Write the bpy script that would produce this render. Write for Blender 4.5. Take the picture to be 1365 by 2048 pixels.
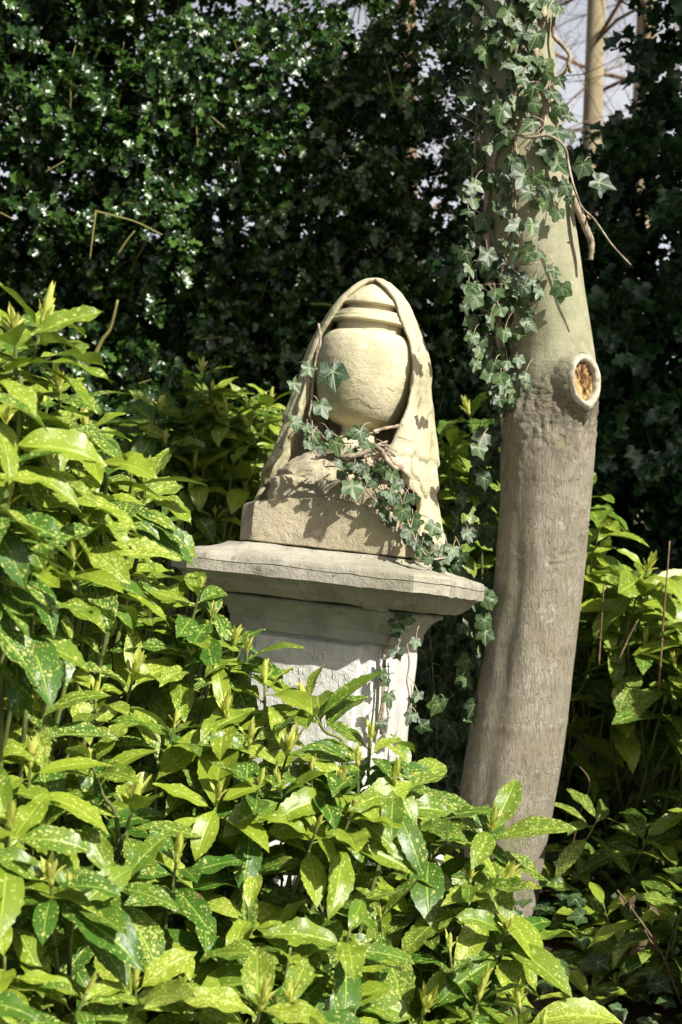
import bpy, math, random
import numpy as np
from mathutils import Vector, Matrix, noise
R = math.radians
random.seed(7); rng = np.random.default_rng(11)
sc = bpy.context.scene
for o in list(bpy.data.objects): bpy.data.objects.remove(o)
col = sc.collection

# ---------------------------------------------------------------- camera
CAM_H, PITCH, F = 1.6, R(5.0), 2844.0          # focal length in pixels of the 1365 x 2048 photograph
cam_d = bpy.data.cameras.new('camera'); cam = bpy.data.objects.new('camera', cam_d); col.objects.link(cam)
cam_d.sensor_fit = 'VERTICAL'; cam_d.sensor_height = 36; cam_d.lens = F/2048*36
cam.location = (0, 0, CAM_H); cam.rotation_euler = (R(90)-PITCH, 0, 0)
cam_d.clip_start = .05; cam_d.clip_end = 600
cam_d.dof.use_dof = True; cam_d.dof.focus_distance = 3.15; cam_d.dof.aperture_fstop = 5.6
sc.camera = cam
# ---------------------------------------------------------------- world and sun
SUN_EL, SUN_AZ = R(43), R(50)                  # sun high, behind the camera and to its right
S = Vector((math.sin(SUN_AZ)*math.cos(SUN_EL), -math.cos(SUN_AZ)*math.cos(SUN_EL), math.sin(SUN_EL)))
world = bpy.data.worlds.new('World'); sc.world = world; world.use_nodes = True
wn = world.node_tree; bg = wn.nodes['Background']
sky = wn.nodes.new('ShaderNodeTexSky'); sky.sky_type = 'NISHITA'; sky.sun_disc = False
sky.sun_elevation = SUN_EL; sky.sun_rotation = math.pi-SUN_AZ; sky.dust_density = 6.0; sky.air_density = 1.0
# bright thin cloud low in the sky, all round
tc = wn.nodes.new('ShaderNodeTexCoord'); sx = wn.nodes.new('ShaderNodeSeparateXYZ'); wn.links.new(tc.outputs['Generated'], sx.inputs[0])
cn = wn.nodes.new('ShaderNodeTexNoise'); cn.inputs['Scale'].default_value = 3.5; cn.inputs['Detail'].default_value = 6; wn.links.new(tc.outputs['Generated'], cn.inputs['Vector'])
mr = wn.nodes.new('ShaderNodeMapRange'); mr.inputs[1].default_value = .42; mr.inputs[2].default_value = .12; wn.links.new(sx.outputs[2], mr.inputs[0])
ma = wn.nodes.new('ShaderNodeMath'); ma.operation = 'ADD'; wn.links.new(mr.outputs[0], ma.inputs[0]); wn.links.new(cn.outputs['Fac'], ma.inputs[1])
mb = wn.nodes.new('ShaderNodeMapRange'); mb.inputs[1].default_value = .72; mb.inputs[2].default_value = 1.25; wn.links.new(ma.outputs[0], mb.inputs[0])
cm = wn.nodes.new('ShaderNodeMix'); cm.data_type = 'RGBA'; wn.links.new(mb.outputs[0], cm.inputs[0]); wn.links.new(sky.outputs[0], cm.inputs[6]); cm.inputs[7].default_value = (9.6, 9.8, 10.6, 1)
wn.links.new(cm.outputs[2], bg.inputs[0]); bg.inputs[1].default_value = .05
sun_d = bpy.data.lights.new('sun', 'SUN'); sun_d.energy = 5.0; sun_d.angle = R(.5); sun_d.color = (1, .965, .90)
sun = bpy.data.objects.new('sun', sun_d); col.objects.link(sun); sun.rotation_euler = S.to_track_quat('Z', 'Y').to_euler()
sc.view_settings.view_transform = 'Standard'; sc.view_settings.look = 'None'
sc.view_settings.exposure = 0.68; sc.view_settings.gamma = 1
sc.cycles.max_bounces = 7; sc.cycles.diffuse_bounces = 3; sc.cycles.glossy_bounces = 3; sc.cycles.transmission_bounces = 4

def P(u, v, Y):
    """world point seen at photograph pixel (u, v) at distance Y along world +Y"""
    x = (u-682.5)/F; y = (1024-v)/F
    d = Vector((x, math.cos(PITCH)+y*math.sin(PITCH), -math.sin(PITCH)+y*math.cos(PITCH)))
    return Vector((0, 0, CAM_H)) + d*(Y/d.y)

# ---------------------------------------------------------------- object helpers
def tag(o, label=None, cat=None, group=None, kind=None):
    if label: o['label'] = label
    if cat: o['category'] = cat
    if group: o['group'] = group
    if kind: o['kind'] = kind
    return o
def empty(name, loc=(0, 0, 0), parent=None):
    o = bpy.data.objects.new(name, None); o.empty_display_size = .1; o.location = loc; col.objects.link(o)
    if parent: o.parent = parent
    return o
def link(name, me, mat=None, parent=None):
    o = bpy.data.objects.new(name, me); col.objects.link(o)
    if mat: me.materials.append(mat)
    if parent:
        o.parent = parent
        o.matrix_parent_inverse = Matrix.Translation(parent.location).inverted() if parent.type == 'EMPTY' else Matrix()
    return o
def np_mesh(name, V, faces, uv=None, var=None, smooth=True, sharp=None):
    """faces: list of int arrays (n,k); uv, var per vertex"""
    me = bpy.data.meshes.new(name)
    V = np.asarray(V, dtype=np.float32)
    me.vertices.add(len(V)); me.vertices.foreach_set('co', V.ravel())
    loops = np.concatenate([np.asarray(f).ravel() for f in faces]).astype(np.int32)
    sizes = np.concatenate([np.full(len(f), np.asarray(f).shape[1]) for f in faces]).astype(np.int32)
    starts = np.concatenate([[0], np.cumsum(sizes)[:-1]]).astype(np.int32)
    me.loops.add(len(loops)); me.loops.foreach_set('vertex_index', loops)
    me.polygons.add(len(sizes)); me.polygons.foreach_set('loop_start', starts); me.polygons.foreach_set('loop_total', sizes)
    me.polygons.foreach_set('use_smooth', np.full(len(sizes), smooth))
    if uv is not None:
        l = me.uv_layers.new(name='UVMap'); l.data.foreach_set('uv', np.asarray(uv, dtype=np.float32)[loops].ravel())
    if var is not None:
        a = me.color_attributes.new('var', 'FLOAT_COLOR', 'POINT')
        c = np.ones((len(V), 4), dtype=np.float32); c[:, :3] = var; a.data.foreach_set('color', c.ravel())
    me.update(calc_edges=True); me.validate()
    if sharp: me.set_sharp_from_angle(angle=R(sharp))
    return me
class Acc:
    """collects pieces for one mesh"""
    def __init__(s): s.V = []; s.F = {}; s.n = 0; s.uv = []; s.var = []
    def add(s, V, faces, uv=None, var=None):
        V = np.asarray(V, dtype=float)
        for f in faces:
            f = np.asarray(f); s.F.setdefault(f.shape[1], []).append(f+s.n)
        s.V.append(V); s.n += len(V)
        s.uv.append(np.zeros((len(V), 2)) if uv is None else uv); s.var.append(np.full((len(V), 3), .5) if var is None else var)
    def build(s, name, mat, parent=None, smooth=True, sharp=None):
        me = np_mesh(name, np.concatenate(s.V), [np.concatenate(x) for x in s.F.values()], np.concatenate(s.uv), np.concatenate(s.var), smooth, sharp)
        return link(name, me, mat, parent)
def tube(acc, pts, radii, seg=6, wob=0.0, var=None):
    pts = [Vector(p) for p in pts]; n = len(pts)
    if not hasattr(radii, '__len__'): radii = [radii]*n
    V = []; up = Vector((0.13, .21, 1)).normalized(); L = 0; uv = []
    prev = None
    for i, p in enumerate(pts):
        t = (pts[min(i+1, n-1)]-pts[max(i-1, 0)]).normalized()
        if prev is None:
            a = t.cross(up)
            if a.length < .1: a = t.cross(Vector((1, 0, 0)))
        else: a = prev-t*prev.dot(t)
        a.normalize(); prev = a; b = t.cross(a)
        if i: L += (p-pts[i-1]).length
        for k in range(seg):
            an = 2*math.pi*k/seg; r = radii[i]*(1+wob*random.uniform(-1, 1))
            V.append(p+(a*math.cos(an)+b*math.sin(an))*r); uv.append((L, k/seg*.05))
    Fq = [[i*seg+k, i*seg+(k+1) % seg, (i+1)*seg+(k+1) % seg, (i+1)*seg+k] for i in range(n-1) for k in range(seg)]
    V += [pts[0], pts[-1]]; uv += [(0, 0), (L, 0)]
    m = n*seg; Ft = [[m, (k+1) % seg, k] for k in range(seg)]+[[m+1, (n-1)*seg+k, (n-1)*seg+(k+1) % seg] for k in range(seg)]
    acc.add([tuple(v) for v in V], [np.array(Fq), np.array(Ft)], np.array(uv), var)
def curve(pts, n=12):
    """Catmull-Rom through points"""
    pts = [Vector(p) for p in pts]; out = []
    q = [pts[0]*2-pts[1]]+pts+[pts[-1]*2-pts[-2]]
    for i in range(1, len(q)-2):
        for k in range(n):
            t = k/n; a, b, c, d = q[i-1], q[i], q[i+1], q[i+2]
            out.append(.5*((2*b)+(c-a)*t+(2*a-5*b+4*c-d)*t*t+(3*b-a-3*c+d)*t**3))
    out.append(pts[-1]); return out
def interp(x, tab):
    xs = [a for a, _ in tab]; ys = [b for _, b in tab]
    if xs[0] > xs[-1]: xs = xs[::-1]; ys = ys[::-1]
    return float(np.interp(x, xs, ys))
def nz(p, s=1.0): return noise.noise(Vector(p)*s)

# ---------------------------------------------------------------- materials
class Mat:
    def __init__(s, name, rough=.8, spec=.3):
        s.m = bpy.data.materials.new(name); s.m.use_nodes = True; s.t = s.m.node_tree; s.N = s.t.nodes; s.L = s.t.links
        s.b = s.N['Principled BSDF']; s.out = s.N['Material Output']
        s.b.inputs['Roughness'].default_value = rough; s.b.inputs['Specular IOR Level'].default_value = spec
    def n(s, typ, **kw):
        x = s.N.new('ShaderNode'+typ)
        for k, v in kw.items():
            if k in x.inputs: x.inputs[k].default_value = v
            else: setattr(x, k, v)
        return x
    def l(s, a, b): s.L.new(a, b)
    def co(s, kind='Object', scale=(1, 1, 1)):
        t = s.n('TexCoord'); m = s.n('Mapping'); m.inputs['Scale'].default_value = scale; s.l(t.outputs[kind], m.inputs[0]); return m.outputs[0]
    def noise(s, vec, scale, detail=5, rough=.55):
        x = s.n('TexNoise'); x.inputs['Scale'].default_value = scale; x.inputs['Detail'].default_value = detail; x.inputs['Roughness'].default_value = rough
        s.l(vec, x.inputs['Vector']); return x.outputs['Fac']
    def ramp(s, fac, stops):
        r = s.n('ValToRGB'); e = r.color_ramp.elements
        while len(e) < len(stops): e.new(.5)
        for x, (p, c) in zip(e, stops):
            x.position = p; x.color = (*c, 1) if len(c) == 3 else c
        s.l(fac, r.inputs[0]); return r.outputs[0]
    def mix(s, fac, a, b, mode='MIX'):
        x = s.n('Mix'); x.data_type = 'RGBA'; x.blend_type = mode
        for v, i in ((fac, 0), (a, 6), (b, 7)):
            if isinstance(v, (int, float)): x.inputs[i].default_value = v
            elif isinstance(v, tuple): x.inputs[i].default_value = (*v, 1)
            else: s.l(v, x.inputs[i])
        return x.outputs[2]
    def math(s, op, a, b=0.0, c=0.0):
        x = s.n('Math'); x.operation = op
        for v, i in ((a, 0), (b, 1), (c, 2)):
            if isinstance(v, (int, float)): x.inputs[i].default_value = v
            else: s.l(v, x.inputs[i])
        return x.outputs[0]
    def step(s, v, a, b):
        x = s.n('MapRange'); x.interpolation_type = 'SMOOTHSTEP'; s.l(v, x.inputs[0])
        x.inputs[1].default_value = a; x.inputs[2].default_value = b; return x.outputs[0]
    def bump(s, h, strength=.5, dist=.01, prev=None):
        x = s.n('Bump'); x.inputs['Strength'].default_value = strength; x.inputs['Distance'].default_value = dist; s.l(h, x.inputs['Height'])
        if prev is not None: s.l(prev, x.inputs['Normal'])
        return x.outputs[0]
    def fin(s, color, normal=None, rough=None):
        if isinstance(color, tuple): s.b.inputs['Base Color'].default_value = (*color, 1)
        else: s.l(color, s.b.inputs['Base Color'])
        if normal is not None: s.l(normal, s.b.inputs['Normal'])
        if rough is not None: s.l(rough, s.b.inputs['Roughness'])
        return s.m
    def translucent(s, color, fac=.3, normal=None):
        tr = s.n('BsdfTranslucent'); mx = s.n('MixShader'); mx.inputs[0].default_value = fac
        if isinstance(color, tuple): tr.inputs[0].default_value = (*color, 1)
        else: s.l(color, tr.inputs[0])
        s.l(s.b.outputs[0], mx.inputs[1]); s.l(tr.outputs[0], mx.inputs[2]); s.l(mx.outputs[0], s.out.inputs[0]); return s.m

def stone(name, base, dark, algae, rough_amt=1.0, algae_amt=.4, speck=.5):
    m = Mat(name, .9, .15); v = m.co('Object')
    n1 = m.noise(v, 9, 6, .6); n2 = m.noise(v, 45, 6, .65); n3 = m.noise(v, 240, 3, .6); n4 = m.noise(v, 3.3, 3, .5)
    c = m.mix(m.step(n1, .38, .68), base, tuple(x*.72 for x in base))
    c = m.mix(m.math('MULTIPLY', m.step(n4, .42, .62), algae_amt), c, algae)
    c = m.mix(m.math('MULTIPLY', m.step(n2, .54, .72), speck), c, dark)
    c = m.mix(m.math('MULTIPLY', m.step(n3, .55, .75), speck*.6), c, tuple(x*.6 for x in dark))
    vo = m.n('TexVoronoi'); vo.inputs['Scale'].default_value = 55; m.l(v, vo.inputs['Vector'])
    pit = m.math('MULTIPLY', m.step(vo.outputs['Distance'], .22, .08), m.step(n1, .5, .6))
    c = m.mix(m.math('MULTIPLY', pit, .5), c, dark)
    st_ = m.noise(m.co('Object', (1, 1, .22)), 22, 5, .65); grime = m.math('MULTIPLY', m.step(st_, .56, .70), m.step(n4, .40, .58))
    c = m.mix(m.math('MULTIPLY', grime, .55), c, dark)
    lich = m.n('TexVoronoi'); lich.inputs['Scale'].default_value = 26; lv = m.n('VectorMath'); lv.operation = 'MULTIPLY_ADD'; ln = m.n('TexNoise'); ln.inputs['Scale'].default_value = 60
    m.l(v, ln.inputs['Vector']); m.l(ln.outputs['Color'], lv.inputs[0]); lv.inputs[1].default_value = (.03,)*3; m.l(v, lv.inputs[2]); m.l(lv.outputs[0], lich.inputs['Vector'])
    ls = m.n('SeparateColor'); m.l(lich.outputs['Color'], ls.inputs[0])
    lk = m.math('MULTIPLY', m.step(lich.outputs['Distance'], .34, .24), m.step(ls.outputs[0], .80, .84))
    c = m.mix(m.math('MULTIPLY', lk, .45*speck+.1), c, tuple(min(1, x*1.25+.05) for x in base))
    b1 = m.bump(n2, .55*rough_amt, .012); b2 = m.bump(n3, .6*rough_amt, .004, b1)
    b3 = m.bump(m.math('SUBTRACT', 1.0, pit), .6*rough_amt, .006, b2)
    return m.fin(c, b3)
M = {}
M['urn'] = stone('urn_stone', (.63, .565, .37), (.26, .24, .14), (.27, .29, .13), .7, .75, .4)
M['drape'] = stone('drape_stone', (.58, .52, .35), (.18, .17, .10), (.34, .33, .18), .8, .7, .55)
M['block'] = stone('block_stone', (.50, .435, .30), (.17, .145, .09), (.30, .275, .14), 1.0, .4, .5)
M['slab'] = stone('slab_stone', (.43, .40, .32), (.13, .12, .09), (.25, .25, .15), .85, .45, .6)
M['mould'] = stone('moulding_stone', (.44, .43, .34), (.2, .2, .13), (.30, .32, .2), .7, .55, .3)
M['shaft'] = stone('shaft_stone', (.70, .69, .64), (.36, .35, .30), (.46, .47, .36), .8, .5, .28)

# bark: smooth olive above the cut branch, grey brown with fine vertical cracks below it
m = Mat('bark', .85, .2); v = m.co('Object')
sep = m.n('SeparateXYZ'); m.l(v, sep.inputs[0])
vs = m.co('Object', (1, 1, .12)); n1 = m.noise(vs, 190, 4, .6); n2 = m.noise(v, 12, 5, .6); n3 = m.noise(v, 160, 4, .65)
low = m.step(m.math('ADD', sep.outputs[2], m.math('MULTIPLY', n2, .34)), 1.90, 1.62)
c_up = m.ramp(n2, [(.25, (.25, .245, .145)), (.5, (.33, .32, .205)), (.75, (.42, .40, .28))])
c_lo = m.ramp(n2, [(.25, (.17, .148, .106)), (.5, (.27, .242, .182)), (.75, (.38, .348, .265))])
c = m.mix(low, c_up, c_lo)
crack = m.step(n1, .47, .38)
vo = m.n('TexVoronoi'); vo.feature = 'DISTANCE_TO_EDGE'; vo.inputs['Scale'].default_value = 150; m.l(m.co('Object', (1, 1, .14)), vo.inputs['Vector'])
ck2 = m.math('MULTIPLY', m.step(vo.outputs['Distance'], .09, .02), m.step(n2, .42, .58))
ckk = m.math('MAXIMUM', crack, ck2)
c = m.mix(m.math('MULTIPLY', m.math('MULTIPLY', ckk, low), .42), c, (.13, .10, .07))
hz = m.noise(m.co('Object', (1, 1, 7)), 6, 3, .5)
c = m.mix(m.math('MULTIPLY', m.step(n3, .55, .75), .3), c, (.2, .17, .11))
lic = m.noise(v, 26, 6, .7); c = m.mix(m.math('MULTIPLY', m.step(lic, .58, .66), .45), c, (.50, .50, .38))
alg = m.noise(v, 7, 5, .6); c = m.mix(m.math('MULTIPLY', m.step(alg, .52, .68), .45), c, (.20, .22, .09)); c = m.mix(m.math('MULTIPLY', m.step(alg, .44, .30), .35), c, (.26, .17, .11))
b = m.bump(m.math('MULTIPLY', m.math('SUBTRACT', 1.0, ckk), m.math('ADD', low, .12)), .55, .004)
b = m.bump(n3, .45, .004, b); b = m.bump(hz, .25, .006, b)
band = m.math('MULTIPLY', m.step(sep.outputs[2], 1.47, 1.55), m.step(sep.outputs[2], 1.70, 1.62)); nb_ = m.noise(m.co('Object', (1, 1, 1.6)), 75, 5, .7)
b = m.bump(m.math('MULTIPLY', nb_, band), .9, .014, b); c = m.mix(m.math('MULTIPLY', m.math('MULTIPLY', m.step(nb_, .5, .4), band), .5), c, (.10, .08, .055))
M['bark'] = m.fin(c, b)
m = Mat('callus', .7, .3); v = m.co(); n = m.noise(v, 60, 5); nn = m.noise(v, 38, 6, .7)
M['callus'] = m.fin(m.ramp(nn, [(.3, (.26, .21, .14)), (.48, (.47, .42, .31)), (.7, (.62, .58, .47))]), m.bump(n, .5, .005))
m = Mat('heartwood', .9, .1); v = m.co('Object', (1, 1, .5)); n = m.noise(v, 40, 6, .7); nn = m.noise(v, 90, 4)
M['heart'] = m.fin(m.ramp(n, [(.38, (.05, .025, .01)), (.46, (.24, .14, .06)), (.54, (.44, .31, .14)), (.68, (.60, .46, .22))]), m.bump(nn, .8, .01))

def aucuba_mat(name, fresh, deep):
    m = Mat(name, .36, .42)
    at = m.n('VertexColor'); at.layer_name = 'var'; sp = m.n('SeparateColor'); m.l(at.outputs[0], sp.inputs[0])
    r, g, s_ = sp.outputs
    uv = m.co('UV'); noi = m.noise(uv, 30, 3)
    base = m.mix(m.step(m.math('ADD', g, m.math('MULTIPLY', m.math('SUBTRACT', noi, .5), .5)), .15, .95), fresh, deep)
    wob = m.n('TexNoise'); wob.inputs['Scale'].default_value = 120; m.l(uv, wob.inputs['Vector'])
    wv = m.n('VectorMath'); wv.operation = 'MULTIPLY_ADD'; m.l(wob.outputs['Color'], wv.inputs[0]); wv.inputs[1].default_value = (.004,)*3; m.l(uv, wv.inputs[2])
    spots = None
    for sc_, lo, amt in ((190, .27, 1.0), (360, .27, .9), (90, .14, .9)):
        mp = m.n('Mapping'); mp.inputs['Scale'].default_value = (.65, 1, 1); m.l(wv.outputs[0], mp.inputs[0])
        vo = m.n('TexVoronoi'); vo.inputs['Scale'].default_value = sc_; m.l(mp.outputs[0], vo.inputs['Vector'])
        sv = m.n('SeparateColor'); m.l(vo.outputs['Color'], sv.inputs[0])
        keep = m.step(m.math('SUBTRACT', m.math('MULTIPLY_ADD', m.math('POWER', r, 2.2), .75, .22), sv.outputs[0]), 0, .06)
        size = m.math('MULTIPLY_ADD', sv.outputs[1], .16, lo)
        d = m.step(m.math('SUBTRACT', size, vo.outputs['Distance']), -.04, .06)
        k = m.math('MULTIPLY', m.math('MULTIPLY', d, keep), amt)
        spots = k if spots is None else m.math('MAXIMUM', spots, k)
    c = m.mix(m.math('MULTIPLY', spots, .68), base, (.56, .57, .17))
    age = m.noise(uv, 9, 4, .65); c = m.mix(m.math('MULTIPLY', m.step(age, .66, .72), .8), c, (.20, .13, .045))
    rib = m.step(s_, .10, .02); c = m.mix(m.math('MULTIPLY', rib, .55), c, tuple(min(1, x*1.6+.03) for x in fresh))
    hb = m.bump(m.noise(uv, 90, 3), .22, .004); hb = m.bump(m.math('SUBTRACT', 1.0, m.step(s_, .16, 0.0)), .35, .003, hb)
    ro = m.math('MULTIPLY_ADD', m.noise(uv, 25, 2), .25, .27)
    m.fin(c, hb, ro)
    return m.translucent(m.mix(.5, c, (.25, .42, .03)), .17)
M['aucuba'] = aucuba_mat('spotted_laurel_leaf', (.215, .290, .022), (.05, .125, .014))
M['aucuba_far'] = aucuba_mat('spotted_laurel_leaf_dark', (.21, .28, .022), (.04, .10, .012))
m = Mat('young_leaf', .5, .35); at = m.n('VertexColor'); at.layer_name = 'var'; sp = m.n('SeparateColor'); m.l(at.outputs[0], sp.inputs[0])
cc = m.mix(sp.outputs[0], (.74, .72, .20), (.56, .64, .13)); m.fin(cc); M['bud'] = m.translucent((.7, .7, .15), .4)
m = Mat('green_stem', .55, .35); v = m.co(); n = m.noise(v, 14, 3); M['stem'] = m.fin(m.ramp(n, [(.35, (.07, .085, .03)), (.6, (.16, .2, .05)), (.8, (.12, .09, .05))]))
m = Mat('woody_vine', .85, .2); v = m.co(); n = m.noise(v, 40, 5); n2 = m.noise(v, 200, 3)
M['vine'] = m.fin(m.ramp(n, [(.3, (.13, .095, .06)), (.5, (.33, .26, .18)), (.72, (.52, .45, .34))]), m.bump(n2, .7, .004))
m = Mat('dark_twig', .85, .2); v = m.co(); n = m.noise(v, 20, 4)
M['twig'] = m.fin(m.ramp(n, [(.3, (.10, .06, .035)), (.6, (.22, .15, .085)), (.8, (.33, .28, .13))]))
m = Mat('holly_twig', .6, .3); v = m.co(); n = m.noise(v, 8, 3); M['htwig'] = m.fin(m.ramp(n, [(.35, (.16, .12, .05)), (.6, (.25, .26, .06)), (.8, (.3, .2, .12))]))

def ivy_mat(name, a, b, vein, rough=.38):
    m = Mat(name, rough, .45)
    at = m.n('VertexColor'); at.layer_name = 'var'; sp = m.n('SeparateColor'); m.l(at.outputs[0], sp.inputs[0])
    uvn = m.n('UVMap'); s2 = m.n('SeparateXYZ'); m.l(uvn.outputs[0], s2.inputs[0])
    d, rr = s2.outputs[0], s2.outputs[1]
    v = m.co('Object'); n = m.noise(v, 60, 4)
    c = m.mix(m.step(m.math('ADD', sp.outputs[0], m.math('MULTIPLY', m.math('SUBTRACT', n, .5), .6)), .1, .9), a, b)
    th = m.math('MULTIPLY_ADD', rr, -.016, .030)
    vn = m.step(m.math('SUBTRACT', th, d), -.008, .012)
    # side veins, herringbone off each main vein
    w = m.math('SINE', m.math('MULTIPLY', m.math('SUBTRACT', rr, m.math('MULTIPLY', d, 1.1)), 34.0)); vn2 = m.math('MULTIPLY', m.step(w, .86, .99), .35)
    vv = m.math('MAXIMUM', vn, vn2)
    c = m.mix(m.math('MULTIPLY', vv, .7), c, vein)
    b_ = m.bump(m.math('SUBTRACT', 1.0, vv), .25, .003); b_ = m.bump(n, .2, .004, b_)
    m.fin(c, b_); return m.translucent(m.mix(.5, c, (.2, .36, .05)), .16)
M['ivy'] = ivy_mat('ivy_leaf', (.014, .040, .013), (.055, .105, .030), (.33, .40, .18), .43)
m = Mat('holly_leaf', .24, .7); at = m.n('VertexColor'); at.layer_name = 'var'; sp = m.n('SeparateColor'); m.l(at.outputs[0], sp.inputs[0])
v = m.co('Object'); n = m.noise(v, 70, 3)
cc = m.mix(m.step(sp.outputs[0], .35, 1.0), (.022, .054, .013), (.065, .135, .022)); m.fin(cc, m.bump(n, .35, .01)); M['holly'] = m.translucent((.08, .22, .02), .12)
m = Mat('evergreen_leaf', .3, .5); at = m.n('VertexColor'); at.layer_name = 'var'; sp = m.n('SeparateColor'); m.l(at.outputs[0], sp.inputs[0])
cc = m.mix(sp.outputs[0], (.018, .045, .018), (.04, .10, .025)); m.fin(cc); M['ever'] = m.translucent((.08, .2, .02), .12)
m = Mat('ground', .95, .1); v = m.co('Object'); n = m.noise(v, 3, 6); n2 = m.noise(v, 40, 6, .7)
M['ground'] = m.fin(m.mix(m.step(n2, .4, .65), m.ramp(n, [(.35, (.03, .026, .014)), (.65, (.06, .055, .025))]), (.10, .07, .04)), m.bump(n2, 1, .03))
m = Mat('dry_leaf', .8, .2); at = m.n('VertexColor'); at.layer_name = 'var'; sp = m.n('SeparateColor'); m.l(at.outputs[0], sp.inputs[0])
m.fin(m.mix(sp.outputs[0], (.07, .05, .025), (.16, .12, .06))); M['dry'] = m.m
m = Mat('far_trunk', .9, .1); v = m.co('Object', (1, 1, .3)); n = m.noise(v, 5, 5)
M['fartrunk'] = m.fin(m.ramp(n, [(.3, (.22, .18, .11)), (.55, (.38, .32, .2)), (.75, (.46, .42, .3))]), m.bump(n, .5, .03))
m = Mat('brown_trunk', .9, .1); v = m.co('Object', (1, 1, .3)); n = m.noise(v, 5, 5)
M['browntrunk'] = m.fin(m.ramp(n, [(.3, (.12, .085, .05)), (.6, (.25, .18, .11)), (.8, (.3, .25, .16))]), m.bump(n, .5, .03))

# ---------------------------------------------------------------- leaf scattering
def frames(D, Nn):
    D = D/np.linalg.norm(D, axis=1, keepdims=True)
    Y = np.cross(Nn, D); Y /= np.maximum(np.linalg.norm(Y, axis=1, keepdims=True), 1e-6)
    Z = np.cross(D, Y); return D, Y, Z
def aucuba_leaves(acc, pos, D, Nn, L, wid=.180, bend=None, fold=None, r=None, g=None, rows=20):
    n = len(pos)
    if n == 0: return
    pos = np.asarray(pos, float); D, Yv, Z = frames(np.asarray(D, float), np.asarray(Nn, float)); L = np.asarray(L, float)
    bend = rng.uniform(.2, 1.0, n) if bend is None else bend
    fold = rng.uniform(.12, .45, n) if fold is None else fold
    r = rng.random(n) if r is None else r; g = rng.random(n) if g is None else g
    wid = wid*rng.uniform(.85, 1.25, n)
    t = np.concatenate([[-.1], np.linspace(0, 1, rows)]); s = np.array([-1, -.55, 0, .55, 1.])
    tt = np.clip(t, 0, 1)
    w = np.sin(np.pi*tt**.92)**.85
    w *= np.where(tt > .78, 1-.28*((tt-.78)/.22), 1); w = np.where(t < 0, .05, np.maximum(w, np.where(t < .05, .06, .0)))
    tooth = np.zeros_like(t); idx = np.arange(len(t))
    tooth = np.where((tt > .5) & (tt < .97), np.where(idx % 2 == 0, .16, -.05), 0)
    T, Sg = np.meshgrid(t, s, indexing='ij'); W = np.repeat(w[:, None], 5, 1); TO = .75*np.repeat(tooth[:, None], 5, 1)*(np.abs(Sg) > .9)
    ph = rng.uniform(0, 6.28, n)[:, None, None]; wa = rng.uniform(.0, .035, n)[:, None, None]; tw = rng.normal(0, .25, n)[:, None, None]
    asym = rng.uniform(.25, 1.0, (n, 1, 1))
    y = Sg[None]*W[None]*wid[:, None, None]*(1+TO[None]*asym)
    b = bend[:, None, None]; Tn = T[None]
    ang = b*Tn*np.ones_like(y)
    bb = np.where(np.abs(b) < 1e-3, 1e-3, b)
    x = np.sin(bb*Tn)/bb*np.ones_like(y)+TO[None]*.12*asym*0
    z = -(1-np.cos(bb*Tn))/bb*np.ones_like(y)
    h = np.abs(y)*fold[:, None, None] + wa*np.sin(Tn*15+ph+Sg[None]*1.3)*np.abs(Sg[None]) + y*tw*Tn
    x = x+np.sin(ang)*h; z = z+np.cos(ang)*h
    Ls = L[:, None, None]
    loc = (pos[:, None, None, :]+(x*Ls)[..., None]*D[:, None, None, :]+(y*Ls)[..., None]*Yv[:, None, None, :]+(z*Ls)[..., None]*Z[:, None, None, :])
    nv = T.size; V = loc.reshape(-1, 3)
    off = rng.uniform(0, 50, (n, 2))
    uv = np.stack([(Tn*Ls*np.ones_like(y)+off[:, :1, None]), (y*Ls+off[:, 1:, None])], -1).reshape(-1, 2)
    var = np.stack([np.repeat(r, nv), np.repeat(g, nv), np.tile(np.abs(Sg).ravel(), n)], -1)
    rws = len(t); q = np.array([[i*5+j, (i+1)*5+j, (i+1)*5+j+1, i*5+j+1] for i in range(rws-1) for j in range(4)])
    Fq = (q[None]+(np.arange(n)*nv)[:, None, None]).reshape(-1, 4)
    acc.add(V, [Fq], uv, var)
_la = [(-176, .20), (-155, .50), (-130, .68), (-108, .60), (-92, .60), (-76, .70), (-60, .84), (-46, .74), (-30, .64), (-13, .82), (0, 1.02)]
_la = _la+[(-a, r_) for a, r_ in _la[-2::-1]]
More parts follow.
